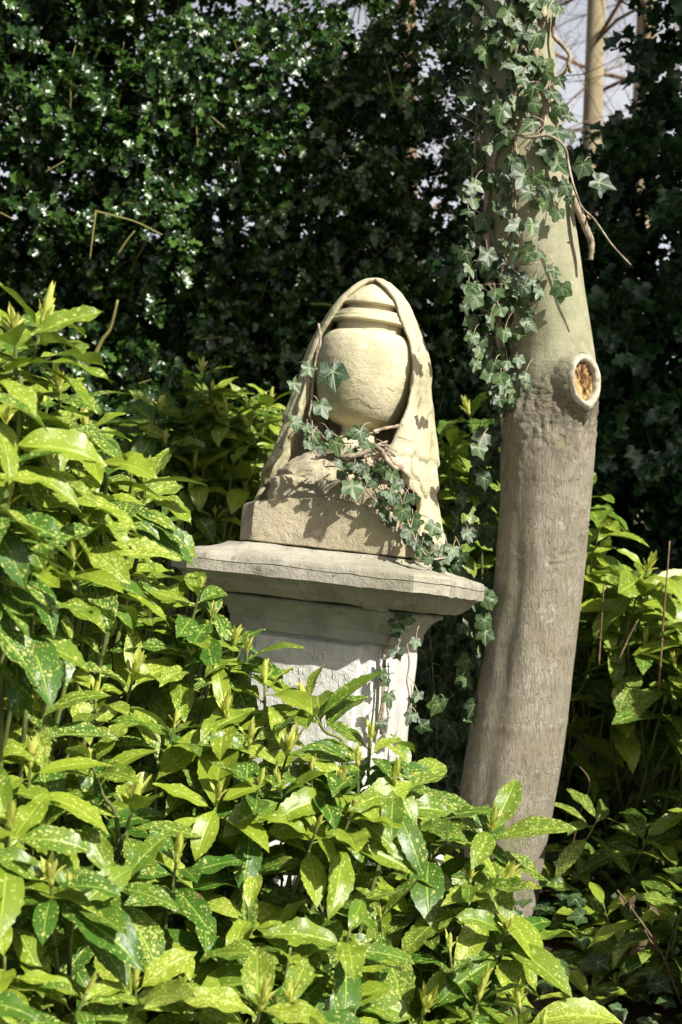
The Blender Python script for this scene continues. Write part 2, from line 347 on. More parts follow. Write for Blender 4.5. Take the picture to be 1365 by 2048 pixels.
def ivy_leaves(acc, pos, D, Nn, L, cup=None, r=None):
    n = len(pos)
    if n == 0: return
    pos = np.asarray(pos, float); D, Yv, Z = frames(np.asarray(D, float), np.asarray(Nn, float)); L = np.asarray(L, float)
    A = np.radians([a for a, _ in _la]); Ro = np.array([q for _, q in _la])
    k = len(A)
    va = np.radians([0, 58, -58, 126, -126])
    dmin = np.min(np.abs((A[:, None]-va[None]+np.pi) % (2*np.pi)-np.pi), axis=1)
    rl = rng.uniform(.86, 1.14, (n, k)); rl = (rl+1)/2+.0
    side = rng.uniform(.75, 1.1, (n, 1)); lobe = np.where(np.abs(A) > .4, side, 1.0); Rn = Ro[None]*rl*lobe
    cup = rng.uniform(-.05, .35, n) if cup is None else cup
    tilt = rng.normal(0, .16, n)
    r = rng.random(n) if r is None else r
    rings = [0, .45, 1.0]; X = []; Yy = []; U = []; Rr = []
    X.append(np.zeros((n, 1))); Yy.append(np.zeros((n, 1))); U.append(np.zeros((n, 1))); Rr.append(np.zeros((n, 1)))
    for f in rings[1:]:
        rad = Rn*f
        X.append(rad*np.cos(A)); Yy.append(rad*np.sin(A)); U.append(rad*np.sin(np.minimum(dmin, 1.2))); Rr.append(rad)
    X = np.concatenate(X, 1); Yy = np.concatenate(Yy, 1)*.95; U = np.concatenate(U, 1); Rr = np.concatenate(Rr, 1)
    z = -cup[:, None]*(X**2+Yy**2)*.6 + U*.25 - np.abs(Yy)*rng.uniform(-.1, .25, (n, 1)) + tilt[:, None]*X*Yy*1.5
    Ls = L[:, None]
    loc = pos[:, None, :]+((X)*Ls)[..., None]*D[:, None, :]+(Yy*Ls)[..., None]*Yv[:, None, :]+(z*Ls)[..., None]*Z[:, None, :]
    nv = X.shape[1]
    tri = [[0, 1+i, 1+i+1] for i in range(k-1)]; q = [[1+i, 1+k+i, 1+k+i+1, 1+i+1] for i in range(k-1)]
    o = (np.arange(n)*nv)[:, None, None]
    acc.add(loc.reshape(-1, 3), [(np.array(tri)[None]+o).reshape(-1, 3), (np.array(q)[None]+o).reshape(-1, 4)],
            np.stack([U, Rr], -1).reshape(-1, 2), np.stack([np.repeat(r, nv)]*3, -1))
def holly_leaves(acc, pos, D, Nn, L, spine=True, r=None):
    n = len(pos); pos = np.asarray(pos, float); D, Yv, Z = frames(np.asarray(D, float), np.asarray(Nn, float)); L = np.asarray(L, float)
    if spine:
        t = np.array([0, .14, .24, .38, .5, .63, .75, .87, 1.]); w = np.array([.03, .30, .17, .38, .20, .36, .16, .22, .0]); zz = np.array([0, .10, -.03, -.09, .05, .13, -.02, -.07, .0])
    else:
        t = np.array([0, .2, .45, .7, 1.]); w = np.array([.03, .24, .30, .2, 0]); zz = np.array([0, .03, .0, .03, 0])
    k = len(t); r = rng.random(n) if r is None else r
    bend = rng.uniform(-.1, .8, n)[:, None]; am = rng.uniform(.6, 1.6, (n, 1))
    X = np.tile(t, 3)[None]*np.ones((n, 1)); Yy = np.concatenate([-w, w*0, w])[None]*np.ones((n, 1))
    Zz = np.concatenate([zz, zz*0-.03, -zz*.8])[None]*am - bend*X**2*.5+np.abs(Yy)*.2
    Ls = L[:, None]
    loc = pos[:, None, :]+(X*Ls)[..., None]*D[:, None, :]+(Yy*Ls)[..., None]*Yv[:, None, :]+(Zz*Ls)[..., None]*Z[:, None, :]
    q = np.array([[a*k+i, a*k+i+1, (a+1)*k+i+1, (a+1)*k+i] for a in (0, 1) for i in range(k-1)])
    acc.add(loc.reshape(-1, 3), [(q[None]+(np.arange(n)*3*k)[:, None, None]).reshape(-1, 4)], None, np.stack([np.repeat(r, 3*k)]*3, -1))
def unit(n):
    a = rng.normal(0, 1, (n, 3)); return a/np.linalg.norm(a, axis=1, keepdims=True)

# ================================================================ THE SETTING
a = Acc(); g = 60; xs = np.concatenate([[-300, -80], np.linspace(-12, 12, g), [80, 300]]); ys = np.concatenate([[-60, -10], np.linspace(-2, 16, g), [60, 400]])
GX, GY = np.meshgrid(xs, ys, indexing='ij'); GZ = np.array([[.05*nz((x*.7, y*.7, 0)) if abs(x) < 13 and -3 < y < 17 else 0 for y in ys] for x in xs])
k = len(ys); q = np.array([[i*k+j, (i+1)*k+j, (i+1)*k+j+1, i*k+j+1] for i in range(len(xs)-1) for j in range(k-1)])
a.add(np.stack([GX, GY, GZ], -1).reshape(-1, 3), [q]); o = a.build('ground', M['ground']); tag(o, kind='structure')

# ================================================================ THE MONUMENT
MON = Matrix.Translation(P(734, 731, 3.8)) @ Matrix.Rotation(R(-8), 4, 'X') @ Matrix.Rotation(R(7.2), 4, 'Y') @ Matrix.Rotation(R(-14), 4, 'Z')
MONU = MON.copy()                                   # the urn leans a little more than the pedestal under it
MON = MON @ Matrix.Translation((0, 0, -.504)) @ Matrix.Rotation(R(-.6), 4, 'Y') @ Matrix.Translation((0, 0, .46))
mon = empty('grave_monument', tuple((MON @ Vector((0, 0, -1.62)))))
tag(mon, 'leaning old stone grave monument with a draped urn on a moulded pedestal', 'grave monument')
def mw(V): return [tuple(MON @ Vector(v)) for v in V]
def loft(profile, ns=22, nc=5, rough=.0025, cap=True, gable=None, seed=0, chip=0.0):
    """profile: list of (w, halfwidth, chamfer)"""
    rings = []; V = []
    for (w, hw, ch) in profile:
        f = hw-ch; ring = []
        cs = [((-f, -hw), (f, -hw), ns), ((f, -hw), (hw, -f), nc), ((hw, -f), (hw, f), ns), ((hw, f), (f, hw), nc), ((f, hw), (-f, hw), ns), ((-f, hw), (-hw, f), nc), ((-hw, f), (-hw, -f), ns), ((-hw, -f), (-f, -hw), nc)]
        for (a0, b0, k) in cs:
            for i in range(k):
                t = i/k; x = a0[0]+(b0[0]-a0[0])*t; y = a0[1]+(b0[1]-a0[1])*t
                ring.append((x, y))
        for (x, y) in ring:
            ww = w+(gable(x, y, w) if gable else 0)
            p = Vector((x, y, ww)); d = noise.noise_vector(p*14+Vector((seed, 0, 0)))*rough+noise.noise_vector(p*45+Vector((seed, 7, 0)))*rough*.6
            if chip:
                c = nz((x*23+seed, y*23, ww*23)); 
                if c > .28: d -= Vector((x, y, 0)).normalized()*chip*(c-.28)*3
            V.append(p+d)
        rings.append(len(ring))
    m_ = rings[0]; n = len(profile)
    Fq = [[i*m_+k, i*m_+(k+1) % m_, (i+1)*m_+(k+1) % m_, (i+1)*m_+k] for i in range(n-1) for k in range(m_)]
    Ft = []
    if cap:
        wt = profile[-1][0]+(gable(0, 0, profile[-1][0]) if gable else 0)
        V.append(Vector((0, 0, wt))); c = len(V)-1; Ft += [[c, (n-1)*m_+k, (n-1)*m_+(k+1) % m_] for k in range(m_)]
    V.append(Vector((0, 0, profile[0][0]))); c = len(V)-1; Ft += [[c, (k+1) % m_, k] for k in range(m_)]
    return V, [np.array(Fq), np.array(Ft)]
def dense(pr, step=.008):
    out = [pr[0]]
    for a0, b0 in zip(pr[:-1], pr[1:]):
        L = math.hypot(a0[0]-b0[0], a0[1]-b0[1]); k = max(1, int(L/step))
        for i in range(1, k+1): out.append(tuple(a0[j]+(b0[j]-a0[j])*i/k for j in range(3)))
    return out
def piece(name, pr, mat, sharp=38, step=.008, **kw):
    V, Fc = loft(dense(pr, step), **kw); a = Acc(); a.add(mw(V), Fc); return a.build(name, mat, mon, True, sharp)
piece('plinth', [(-1.72, .44, .07), (-1.42, .44, .07), (-1.405, .425, .07), (-1.40, .34, .06), (-1.26, .335, .06), (-1.24, .32, .06), (-1.20, .25, .055), (-1.185, .24, .055)], M['shaft'], step=.03, seed=1)
sh = piece('shaft', [(-1.185, .200, .05), (-.676, .200, .05)], M['shaft'], step=.02, seed=2)
# raised worn front panel of the shaft
a = Acc(); V = []; nx, nzv = 40, 60
for j in range(nzv+1):
    for i in range(nx+1):
        x = -.150+.280*i/nx; w = -1.16+.476*j/nzv
        ed = min(i, nx-i)/1.0; edz = min(j, nzv-j)
        y = -.200-.013*min(1, ed/1.0)*min(1, edz/1.0)+.0016*nz((x*60, 1, w*60))+.002*nz((x*18, 5, w*18))
        V.append(Vector((x+.003*nz((x*9, 2, w*22)), y, w)))
q = np.array([[j*(nx+1)+i, j*(nx+1)+i+1, (j+1)*(nx+1)+i+1, (j+1)*(nx+1)+i] for j in range(nzv) for i in range(nx)])
a.add(mw(V), [q]); panel = a.build('inscription_panel', M['shaft'], mon, True, 40)
# remains of the cut letters: broken strokes in rows, and the one word still readable
fc = bpy.data.curves.new('inscription', 'FONT'); fc.body = 'AND'; fc.size = .030; fc.extrude = .0010; fc.bevel_depth = .0005; fc.space_character = 1.15; fc.resolution_u = 2
fo = bpy.data.objects.new('tmp', fc); col.objects.link(fo); bpy.context.view_layer.update()
me = bpy.data.meshes.new_from_object(fo.evaluated_get(bpy.context.evaluated_depsgraph_get())); bpy.data.objects.remove(fo)
me.transform(MON @ Matrix.Translation((-.028, -.2135, -.735)) @ Matrix.Rotation(R(90), 4, 'X'))
o = link('inscription', me, M['shaft'], mon)
a = Acc(); rr = random.Random(4)
for row, (w, h) in enumerate(((-.775, .022), (-.80, .030), (-.825, .02), (-.862, .02), (-.9, .02), (-.94, .024), (-.98, .02))):
    x = -.13
    while x < .108:
        if rr.random() < .62:
            sl = rr.uniform(-.3, .3)*h
            p0 = Vector((x, -.2132, w)); p1 = Vector((x+sl, -.2132, w+h*rr.uniform(.5, 1)))
            tube(a, mw([p0, p0.lerp(p1, .5)+Vector((rr.uniform(-.001, .001), 0, 0)), p1]), [.0006, .0009, .0006], 5)
            if rr.random() < .4: tube(a, mw([p1, p1+Vector((rr.uniform(.005, .011), 0, rr.uniform(-.003, .003)))]), [.0007, .0005], 5)
        x += rr.uniform(.009, .018)
a.build('worn_lettering', M['shaft'], mon)
piece('lower_moulding', [(-.677, .20, .045), (-.6755, .219, .05), (-.648, .2215, .05), (-.6455, .225, .051), (-.633, .228, .051), (-.622, .234, .053), (-.613, .243, .055), (-.6075, .251, .056), (-.6060, .2515, .056), (-.6045, .259, .057), (-.600, .263, .058), (-.594, .262, .058), (-.5905, .256, .057), (-.5885, .246, .056)], M['mould'], sharp=28, step=.005, seed=3, chip=.004)
for v_ in bpy.data.objects['lower_moulding'].data.vertices: v_.co.x -= .012
piece('cornice_slab', [(-.5870, .20, .05), (-.5868, .290, .060), (-.5855, .296, .062), (-.5815, .300, .063), (-.5760, .307, .064), (-.5660, .317, .066), (-.5560, .3225, .067), (-.5500, .325, .068), (-.5485, .331, .069), (-.5450, .334, .070), (-.5430, .335, .070), (-.5415, .346, .072), (-.5170, .347, .072), (-.5155, .342, .071), (-.5140, .347, .072), (-.5010, .346, .072), (-.4960, .343, .071), (-.4925, .334, .070), (-.4880, .31, .066), (-.4820, .28, .06), (-.4740, .252, .052), (-.4660, .24, .05), (-.4610, .236, .05)], M['slab'], sharp=28, step=.006, rough=.0034, seed=4, chip=.007)
for v_ in bpy.data.objects['cornice_slab'].data.vertices: v_.co.x = v_.co.x*1.03-.014
def gab(x, y, w): return .036*(1-min(1, abs(x)/.22))*max(0, min(1, (w+.40)/.035)) if w > -.40 else 0
piece('pediment_block', [(-.4585, .226, .042), (-.456, .229, .044), (-.40, .229, .044), (-.372, .229, .044), (-.3655, .2275, .044), (-.362, .222, .044), (-.361, .21, .044), (-.3605, .12, .03)], M['block'], sharp=35, gable=gab, seed=5, chip=.003)
def shift(V, dx, dy): return [Vector((v.x+dx, v.y+dy, v.z)) for v in V]
MON, MONP = MONU @ Matrix.Translation((0, 0, -.026)), MON
V, Fc = loft(dense([(-.39, .176, .012), (-.312, .174, .012), (-.306, .17, .012), (-.300, .155, .012), (-.293, .10, .01)], .008), rough=.006, seed=6, chip=.012)
a = Acc(); a.add(mw(V), Fc); a.build('upper_block', M['block'], mon, True, 45)
# eroded pooled folds round the foot of the urn
V, Fc = loft(dense([(-.31, .158, .05), (-.285, .162, .06), (-.262, .150, .06), (-.245, .128, .05), (-.232, .09, .04)], .007), rough=.022, seed=8)
a = Acc(); a.add(mw([v+Vector((-.012, .02, 0)) for v in V]), Fc); a.build('eroded_foot_block', M['block'], mon, True, 60)
# urn
MON = MONU
pr = [(-.25, .085), (-.225, .085), (-.222, .07), (-.20, .052), (-.18, .044), (-.168, .048), (-.160, .070), (-.150, .088), (-.135, .101), (-.115, .112), (-.09, .1215), (-.06, .130), (-.03, .1345), (0, .1355), (.03, .133), (.05, .128), (.062, .1225), (.070, .117), (.076, .108), (.079, .099), (.081, .092), (.102, .090), (.1035, .107), (.105, .1105), (.109, .1105), (.111, .1075), (.113, .106), (.1145, .1035), (.122, .1015), (.1235, .0985), (.135, .093), (.137, .072), (.151, .070), (.1525, .084), (.154, .0875), (.158, .0875), (.160, .084), (.170, .078), (.1715, .0755), (.188, .060), (.2, .047), (.212, .03), (.22, .0), ]
P2 = []
for a0, b0 in zip(pr[:-1], pr[1:]):
    k = max(1, int(math.hypot(a0[0]-b0[0], a0[1]-b0[1])/.006))
    P2 += [(a0[0]+(b0[0]-a0[0])*i/k, a0[1]+(b0[1]-a0[1])*i/k) for i in range(k)]
P2.append(pr[-1]); seg = 96; V = []
for (w, r_) in P2:
    for k in range(seg):
        an = 2*math.pi*k/seg; x, y = r_*math.sin(an), -r_*math.cos(an)
        V.append(Vector((x, y, w))+noise.noise_vector(Vector((x, y, w))*20)*.0014+noise.noise_vector(Vector((x, y, w))*70)*.0006)
Fq = [[i*seg+k, i*seg+(k+1) % seg, (i+1)*seg+(k+1) % seg, (i+1)*seg+k] for i in range(len(P2)-1) for k in range(seg)]
a = Acc(); a.add(mw(V), [np.array(Fq)]); urn = a.build('urn', M['urn'], mon, True, 40)
# fine crack lines across the urn
a = Acc()
for pts in ([(-.10, -.035), (-.06, -.05), (-.01, -.052), (.035, -.065), (.065, -.06), (.10, -.075)], [(-.02, -.12), (.01, -.105), (.04, -.117), (.06, -.125), (.085, -.11)]):
    L_ = []
    for (x, w) in [tuple(p) for p in [q_.xy for q_ in curve([Vector((x, w, 0)) for x, w in pts], 5)]]:
        w += .003*nz((x*120, w*90, 0)); r_ = interp(w, [(q1, q2) for q1, q2 in pr])+.0003
        L_.append(Vector((x, -math.sqrt(max(1e-5, r_*r_-x*x)), w)))
    tube(a, mw(L_), .0004, 4)
mc = Mat('crack_dirt', .95, .05); mc.fin((.20, .18, .11)); a.build('crack', mc.m, mon)
# drapery over the urn, open at the front
RS = [(.229, .0), (.2265, .014), (.219, .031), (.206, .050), (.192, .067), (.165, .091), (.125, .112), (.09, .130), (.036, .149), (-.0, .156), (-.05, .160), (-.1, .170), (-.16, .181), (-.22, .192), (-.3, .210), (-.36, .230), (-.47, .265)]
XR = [(.222, .0), (.210, .018), (.195, .036), (.168, .062), (.11, .090), (.065, .110), (.007, .126), (-.05, .130), (-.114, .124), (-.2, .120), (-.24, .118), (-.262, .13), (-.30, .165), (-.35, .20), (-.47, .215)]
XL = [(.222, .0), (.210, .020), (.195, .036), (.168, .060), (.11, .090), (.065, .112), (.007, .128), (-.05, .130), (-.12, .132), (-.2, .155), (-.3, .192), (-.37, .235), (-.47, .25)]
nf, nw = 200, 170; V = []
for j in range(nw+1):
    tv = j/nw
    for i in range(nf+1):
        s_ = i/nf
        bot = -.452+(.046)*max(0, min(1, (s_-.35)/.3)); bot += .012*math.sin(s_*37)
        w = .229+(bot-.229)*(tv**1.15 if tv < .2 else tv**1.15)
        Rr = interp(w, RS)
        pR = math.asin(min(.985, interp(w, XR)/max(Rr, .001))) if w < .222 else 0.0; pL = math.asin(min(.985, interp(w, XL)/max(Rr, .001))) if w < .222 else 0.0
        ph = pR+(2*math.pi-pL-pR)*s_          # from the right edge round the back to the left edge
        dR = (ph-pR)*Rr; dL = (2*math.pi-pL-ph)*Rr; de = min(dR, dL)
        low = max(0, min(1, (.16-w)/.4)); fld = 0
        fld += (.006*low+.0015)*math.sin(ph*9+1.2+w*6)-(.016*low+.001)*(1-abs(math.sin(ph*7.5+.7-w*4.5)))**2.5+.008*low+.003*low*math.sin(ph*27+w*8)
        roll = .008*math.exp(-((de-.008)/.010)**2)-.005*math.exp(-((de-.026)/.008)**2)
        step_ = 0
        if s_ < .3:
            hem = -.236+.007*math.sin(ph*14)+.004*math.sin(ph*31+1)
            step_ = .010*(1/(1+math.exp(-(w-hem)/.0018)))+.010*(1/(1+math.exp(-(w-hem+.075-.02*math.sin(ph*8))/.002)))-.012
        elif s_ > .8:
            hem = -.145-.1*(1-s_)*4+.01*math.sin(ph*13); step_ = .009*(1/(1+math.exp(-(w-hem)/.002)))-.004
        rr_ = max(0, Rr+fld+roll+step_*min(1, max(0, (.1-w)/.1))) if Rr > .02 else Rr
        # below the shoulders the cloth squares off over the corners of the block
        x, y = rr_*math.sin(ph), -rr_*math.cos(ph)
        y *= (interp(w, [(.24, .9), (.17, .74), (.05, .60), (-.12, .62), (-.26, .95), (-.4, 1.0)]) if y < 0 else .85)
        if w < -.25:
            kq = min(1, (-.25-w)/.15)*.12; mx = max(abs(math.sin(ph)), abs(math.cos(ph))); x *= 1+kq*(1/mx-1); y *= 1+kq*(1/mx-1)
        p = Vector((x, y, w)); p += noise.noise_vector(p*16)*.003*(1 if Rr > .03 else 0)+noise.noise_vector(p*60)*.0009
        V.append(p)
Fq = [[j*(nf+1)+i, (j+1)*(nf+1)+i, (j+1)*(nf+1)+i+1, j*(nf+1)+i+1] for j in range(nw) for i in range(nf)]
a = Acc(); a.add(mw(V), [np.array(Fq)]); dr = a.build('stone_drapery', M['drape'], mon, True)
sm = dr.modifiers.new('thick', 'SOLIDIFY'); sm.thickness = .016; sm.offset = 0
# broken chip of stone lying on the ledge
a = Acc(); V, Fc = loft(dense([(0, .010, .004), (.003, .0125, .005), (.012, .0125, .005), (.0155, .009, .004)], .003), ns=6, nc=3, rough=.003, seed=33)
T = MONP @ Matrix.Translation((.165, -.278, -.594))
a.add([tuple(T @ Vector((v.x*2.6, v.y*1.4, v.z*1.1))) for v in V], Fc); o = a.build('stone_chip', M['slab'], None, True, 50)
tag(o, 'small broken chip of stone lodged under the front ledge of the monument', 'stone chip')

# ================================================================ THE TREE WITH THE CUT BRANCH
TY = 4.02
TR = [(-260, 914, 1078), (-100, 926, 1090), (0, 937, 1100), (150, 950, 1113), (350, 966, 1132), (450, 980, 1150), (560, 1000, 1166), (700, 1024, 1186), (760, 1020, 1192), (800, 1008, 1193), (840, 1004, 1193), (900, 1002, 1190), (1000, 1001, 1184), (1160, 989, 1168), (1350, 958, 1146), (1500, 930, 1129), (1600, 915, 1110), (1700, 925, 1093), (1800, 932, 1078), (1900, 930, 1066), (1960, 922, 1070), (2020, 905, 1090)]
def trunk_c(v):
    l = interp(v, [(a_, b_) for a_, b_, _ in TR]); r_ = interp(v, [(a_, c_) for a_, _, c_ in TR])
    return P((l+r_)/2, v, TY), (r_-l)/2/F*TY*1.0
# smooth the table into world samples
ns, seg = 560, 180; V = []; KD = None
kc, kr = trunk_c(765); kdir = Vector((math.sin(R(24)), -math.cos(R(24)), .14)).normalized()
KP = P(1155, 765, TY-kr*.80)                       # centre of the cut branch
lb = P(1035, 835, TY-.085)
for j in range(ns+1):
    v = -260+(2020+260)*j/ns; cs = [trunk_c(v+d) for d in (-30, -15, 0, 15, 30)]
    c = sum((x[0] for x in cs), Vector())/5; r0 = sum(x[1] for x in cs)/5
    c.x += 0
    for k in range(seg):
        an = 2*math.pi*k/seg; dx, dy = math.sin(an), -math.cos(an)
        # a long flute down the left front, a ridge beside it
        lowr = max(0, min(1, (v-850)/300))
        rad = r0*(1+lowr*(-.055*math.exp(-((an-5.62)/.28)**2)+.03*math.exp(-((an-6.02)/.22)**2)))
        p = Vector((c.x+rad*dx, c.y+rad*dy*.92, c.z))
        nrm = Vector((dx, dy, 0))
        d = .0035*nz((p.x*9, p.y*9, p.z*2.2))+.0016*nz((p.x*40, p.y*40, p.z*6))
        # collar that swells out round the cut branch
        qd = p-KP; al = qd-kdir*qd.dot(kdir); e = math.hypot(al.x*1.25, al.z*.80)
        up_ = (.046*math.exp(-(e/.052)**2.2)-.046*math.exp(-(e/.040)**4)) if dy < .3 else 0
        e2 = math.hypot((al.x-.004)*1.05, (al.z+.035)*.62); up_ += .016*math.exp(-(e2/.075)**2) if dy < .3 else 0
        p += kdir*up_
        e3 = (p-lb); d += .014*math.exp(-((e3.x/.045)**2+(e3.z/.05)**2)) if dy < 0 else 0
        # rough puckered bark between the two
        pk = math.exp(-(((v-835)/70)**2))*(1 if dy < .4 else 0); pk2 = math.exp(-(((v-(790-(an-5.6)*60))/26)**2))*(1 if dy < .4 else 0)
        d += pk*.0042*nz((p.x*48, p.y*48, p.z*36))+pk*.0045*nz((p.x*110, p.y*110, p.z*90))+.005*pk2*nz((p.x*60, 3, p.z*160))
        for vv in (948, 1438): d += .0022*math.exp(-((v-vv)/7)**2)*(.4+nz((p.x*90, p.y*90, vv)))
        V.append(p+nrm*d)
Fq = [[i*seg+(k+1) % seg, i*seg+k, (i+1)*seg+k, (i+1)*seg+(k+1) % seg] for i in range(ns) for k in range(seg)]
tree = empty('ivy_clad_tree', (trunk_c(1960)[0].x, TY, 0)); tag(tree, 'smooth grey brown tree trunk with a pale oval branch scar, beside the grave monument', 'tree')
# the trunk goes on above the frame and carries limbs and a crown
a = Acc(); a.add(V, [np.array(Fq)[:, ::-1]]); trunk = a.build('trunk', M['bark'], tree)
top = trunk_c(-240)[0]
a = Acc(); tube(a, curve([top, top+Vector((-.1, .05, 1)), top+Vector((-.05, .2, 2.4)), top+Vector((-.3, .3, 4))], 8), list(np.linspace(.116, .05, 25)), 20); a.build('upper_trunk', M['bark'], tree)
# scar: callus lip and rotted heartwood
kx = Vector((kdir.y, -kdir.x, 0)).normalized()*-1; kz = kx.cross(kdir); 
if kz.z < 0: kz = -kz
KC = KP+kdir*.044
def ring_pt(an, ex, ez, out): return KC+kx*(ex*math.cos(an))+kz*(ez*math.sin(an)+0*an)+kdir*out
a = Acc(); V = []; seg = 72; prof = [(1.13, -.014), (1.08, -.004), (1.01, .002), (.94, .005), (.87, .005), (.81, .002), (.77, -.004), (.74, -.02)]
for (f, h) in prof:
    for k in range(seg):
        an = 2*math.pi*k/seg; point = 1+.13*math.exp(-((an-4.9)/.28)**2)
        fe = f
        ex = .0455*fe*(1+.03*nz((an*1.5, 0, 0))); ez = .068*fe*point*(1+.02*nz((0, an*2, 0)))
        sx = 0
        if f < .95: sx = -.006*(.95-f)/.2
        hh = h*(1+.25*nz((an*2, f*2, 1)))+(.008 if math.cos(an) > 0 and f < .8 else 0)*(f-.8)*-2
        V.append(ring_pt(an, ex, ez, hh)+kx*sx+noise.noise_vector(Vector((math.cos(an)*5, math.sin(an)*5, f*5)))*.0018+noise.noise_vector(Vector((math.cos(an)*16, math.sin(an)*16, f*9)))*.0012)
Fq = [[i*seg+k, i*seg+(k+1) % seg, (i+1)*seg+(k+1) % seg, (i+1)*seg+k] for i in range(len(prof)-1) for k in range(seg)]
a.add([tuple(v) for v in V], [np.array(Fq)]); scar = a.build('branch_scar', M['callus'], tree)
Vc = []; pc = [(1.75, -.066), (1.5, -.040), (1.32, -.022), (1.2, -.014), (1.1, -.008)]
for (f, h) in pc:
    for k in range(seg):
        an = 2*math.pi*k/seg; point = 1+.13*math.exp(-((an-4.9)/.28)**2); q_ = Vector((an*4, f*9, 0))
        Vc.append(ring_pt(an, .0455*f, .068*f*point, h)+noise.noise_vector(Vector((math.cos(an)*9, math.sin(an)*9, f*8)))*.004)
a = Acc(); a.add([tuple(v) for v in Vc], [np.array([[i*seg+k, i*seg+(k+1) % seg, (i+1)*seg+(k+1) % seg, (i+1)*seg+k] for i in range(len(pc)-1) for k in range(seg)])]); a.build('bark_collar', M['bark'], tree)
a = Acc(); V = [KC+kx*-.014+kdir*-.012]; rings = 10
for i in range(1, rings+1):
    for k in range(seg):
        an = 2*math.pi*k/seg; f = .66*i/rings
        V.append(kx*-.006+ring_pt(an, .0455*f*1.17, .068*f*1.17, -.010+.010*nz((math.cos(an)*f*7, math.sin(an)*f*5, 3))-.012*max(0, nz((math.cos(an)*f*4, math.sin(an)*f*3, 9)))))
Ft = [[0, 1+k, 1+(k+1) % seg] for k in range(seg)]; Fq = [[1+i*seg+k, 1+(i+1)*seg+k, 1+(i+1)*seg+(k+1) % seg, 1+i*seg+(k+1) % seg] for i in range(rings-1) for k in range(seg)]
a.add([tuple(v) for v in V], [np.array(Ft), np.array(Fq)]); hw_ = a.build('heartwood', M['heart'], None)
hw_.parent = scar
# small crown well above the picture
def limb_crown(acc_t, base, n, length, rad, spread=1.0):
    tips = []
    for i in range(n):
        an = random.uniform(0, 6.28); d = Vector((math.cos(an)*spread, math.sin(an)*spread, random.uniform(.35, 1.1))).normalized()
        p = [base, base+d*length*.4+Vector((0, 0, .1*length)), base+d*length]
        tube(acc_t, curve(p, 5), list(np.linspace(rad, rad*.3, 11)), 6); tips.append((p[2], d))
    return tips

# ================================================================ IVY
def ivy_at(lst, acc, stems, Yfun, jitter=.5, seed=0):
    rr = random.Random(seed); pos = []; D = []; Nn = []; L = []
    for it in lst:
        u, v, s = it[:3]; Yd = Yfun(u, v) if len(it) < 4 or it[3] is None else it[3]; ang = it[4] if len(it) > 4 else rr.gauss(0, 32)
        c = P(u, v, Yd); Lm = s/F*Yd*.66
        nrm = Vector((rr.gauss(.22, .28), -1, rr.gauss(.42, .28))).normalized()
        d = Vector((math.sin(R(ang)), 0, -math.cos(R(ang)))); d = (d-nrm*d.dot(nrm)).normalized()
        base = c-d*Lm*.28
        pos.append(base); D.append(d); Nn.append(nrm); L.append(Lm)
        if stems is not None:
            e = base+Vector((rr.uniform(-.03, .03), rr.uniform(.02, .05), rr.uniform(-.0, .05)))
            tube(stems, curve([base-d*.0, base.lerp(e, .5)+Vector((0, .0, .008)), e], 3), .0012, 4)
    ivy_leaves(acc, pos, D, Nn, L)
# --- on the tree
z3 = [(220,135),(275,235),(500,230),(365,265),(555,375),(150,330),(215,330),(385,385),(235,500),(650,480),(490,530),(370,610),(185,625),(505,625),(650,650),(465,735),(310,820),(635,790),(710,690),(715,800),(620,880),(650,980),(775,990),(900,1080),(425,1050),(450,1140),(550,1210),(670,1110),(480,1340),(455,1450),(540,1500),(610,1600),(650,1710),(365,1640),(520,1720),(325,1450),(125,1170),(120,940),(210,1090),(190,1310),(340,1230),(630,1260),(860,1140),(600,40),(470,60),(340,90),(400,150),(160,20),(500,20),(80,180),(60,110),(150,470),(560,450),(430,480),(300,660),(130,560),(230,870),(520,1050),(600,1090),(380,1330),(140,1400),(100,1500),(250,1610),(430,1700),(290,1240),(260,720),(480,330),(300,330),(610,560),(370,960),(270,1060),(700,1180),(560,1130),(640,60),(560,880)]
iv = empty('ivy', tuple(P(1020, 820, TY-.12))); tag(iv, 'ivy with pointed leaves and woody stems climbing the front of the big trunk', 'ivy')
def trY(u, v):
    c, r_ = trunk_c(v); x = (u-682.5)/F*(TY-.1)-c.x
    return TY-math.sqrt(max(0, r_*r_-min(x*x, r_*r_*.9)))*.92
fol = Acc(); st = Acc(); rr = random.Random(3)
ivy_at([(900+x/2.935, y/2.935, rr.choice([34, 40, 47, 56]), trY(900+x/2.935, y/2.935)-rr.uniform(.03, .085)) for x, y in z3], fol, st, trY, seed=5)
z4 = [(590,95),(640,90),(790,80,62),(540,200,72),(595,290,66),(575,190,40),(440,380,44),(470,400,44),(520,345,46),(335,455,58),(515,530,46),(440,545,44),(560,640,42),(475,740,66),(410,740,34),(390,790,44),(570,690,34),(400,650,54),(210,390,56),(310,830,46),(380,900,50),(300,700,40),(250,480,40),(350,560,44),(460,30,50),(200,60,50),(380,200,48),(340,310,44),(280,190,44),(230,560,40),(620,20,44),(290,1030,64),(260,1110,54),(290,1310,52),(380,1010,46),(190,1660,50)]
ivy_at([(880+q_[0]/3.25, 560+q_[1]/3.25, (q_[2] if len(q_) > 2 else 48)*.76, (trY(880+q_[0]/3.25, 560+q_[1]/3.25) if q_[0] > 420 else rr.choice([TY, TY, rr.uniform(3.62, 3.9)]))-rr.uniform(.02, .07)) for q_ in z4], fol, st, trY, seed=6)
more = []
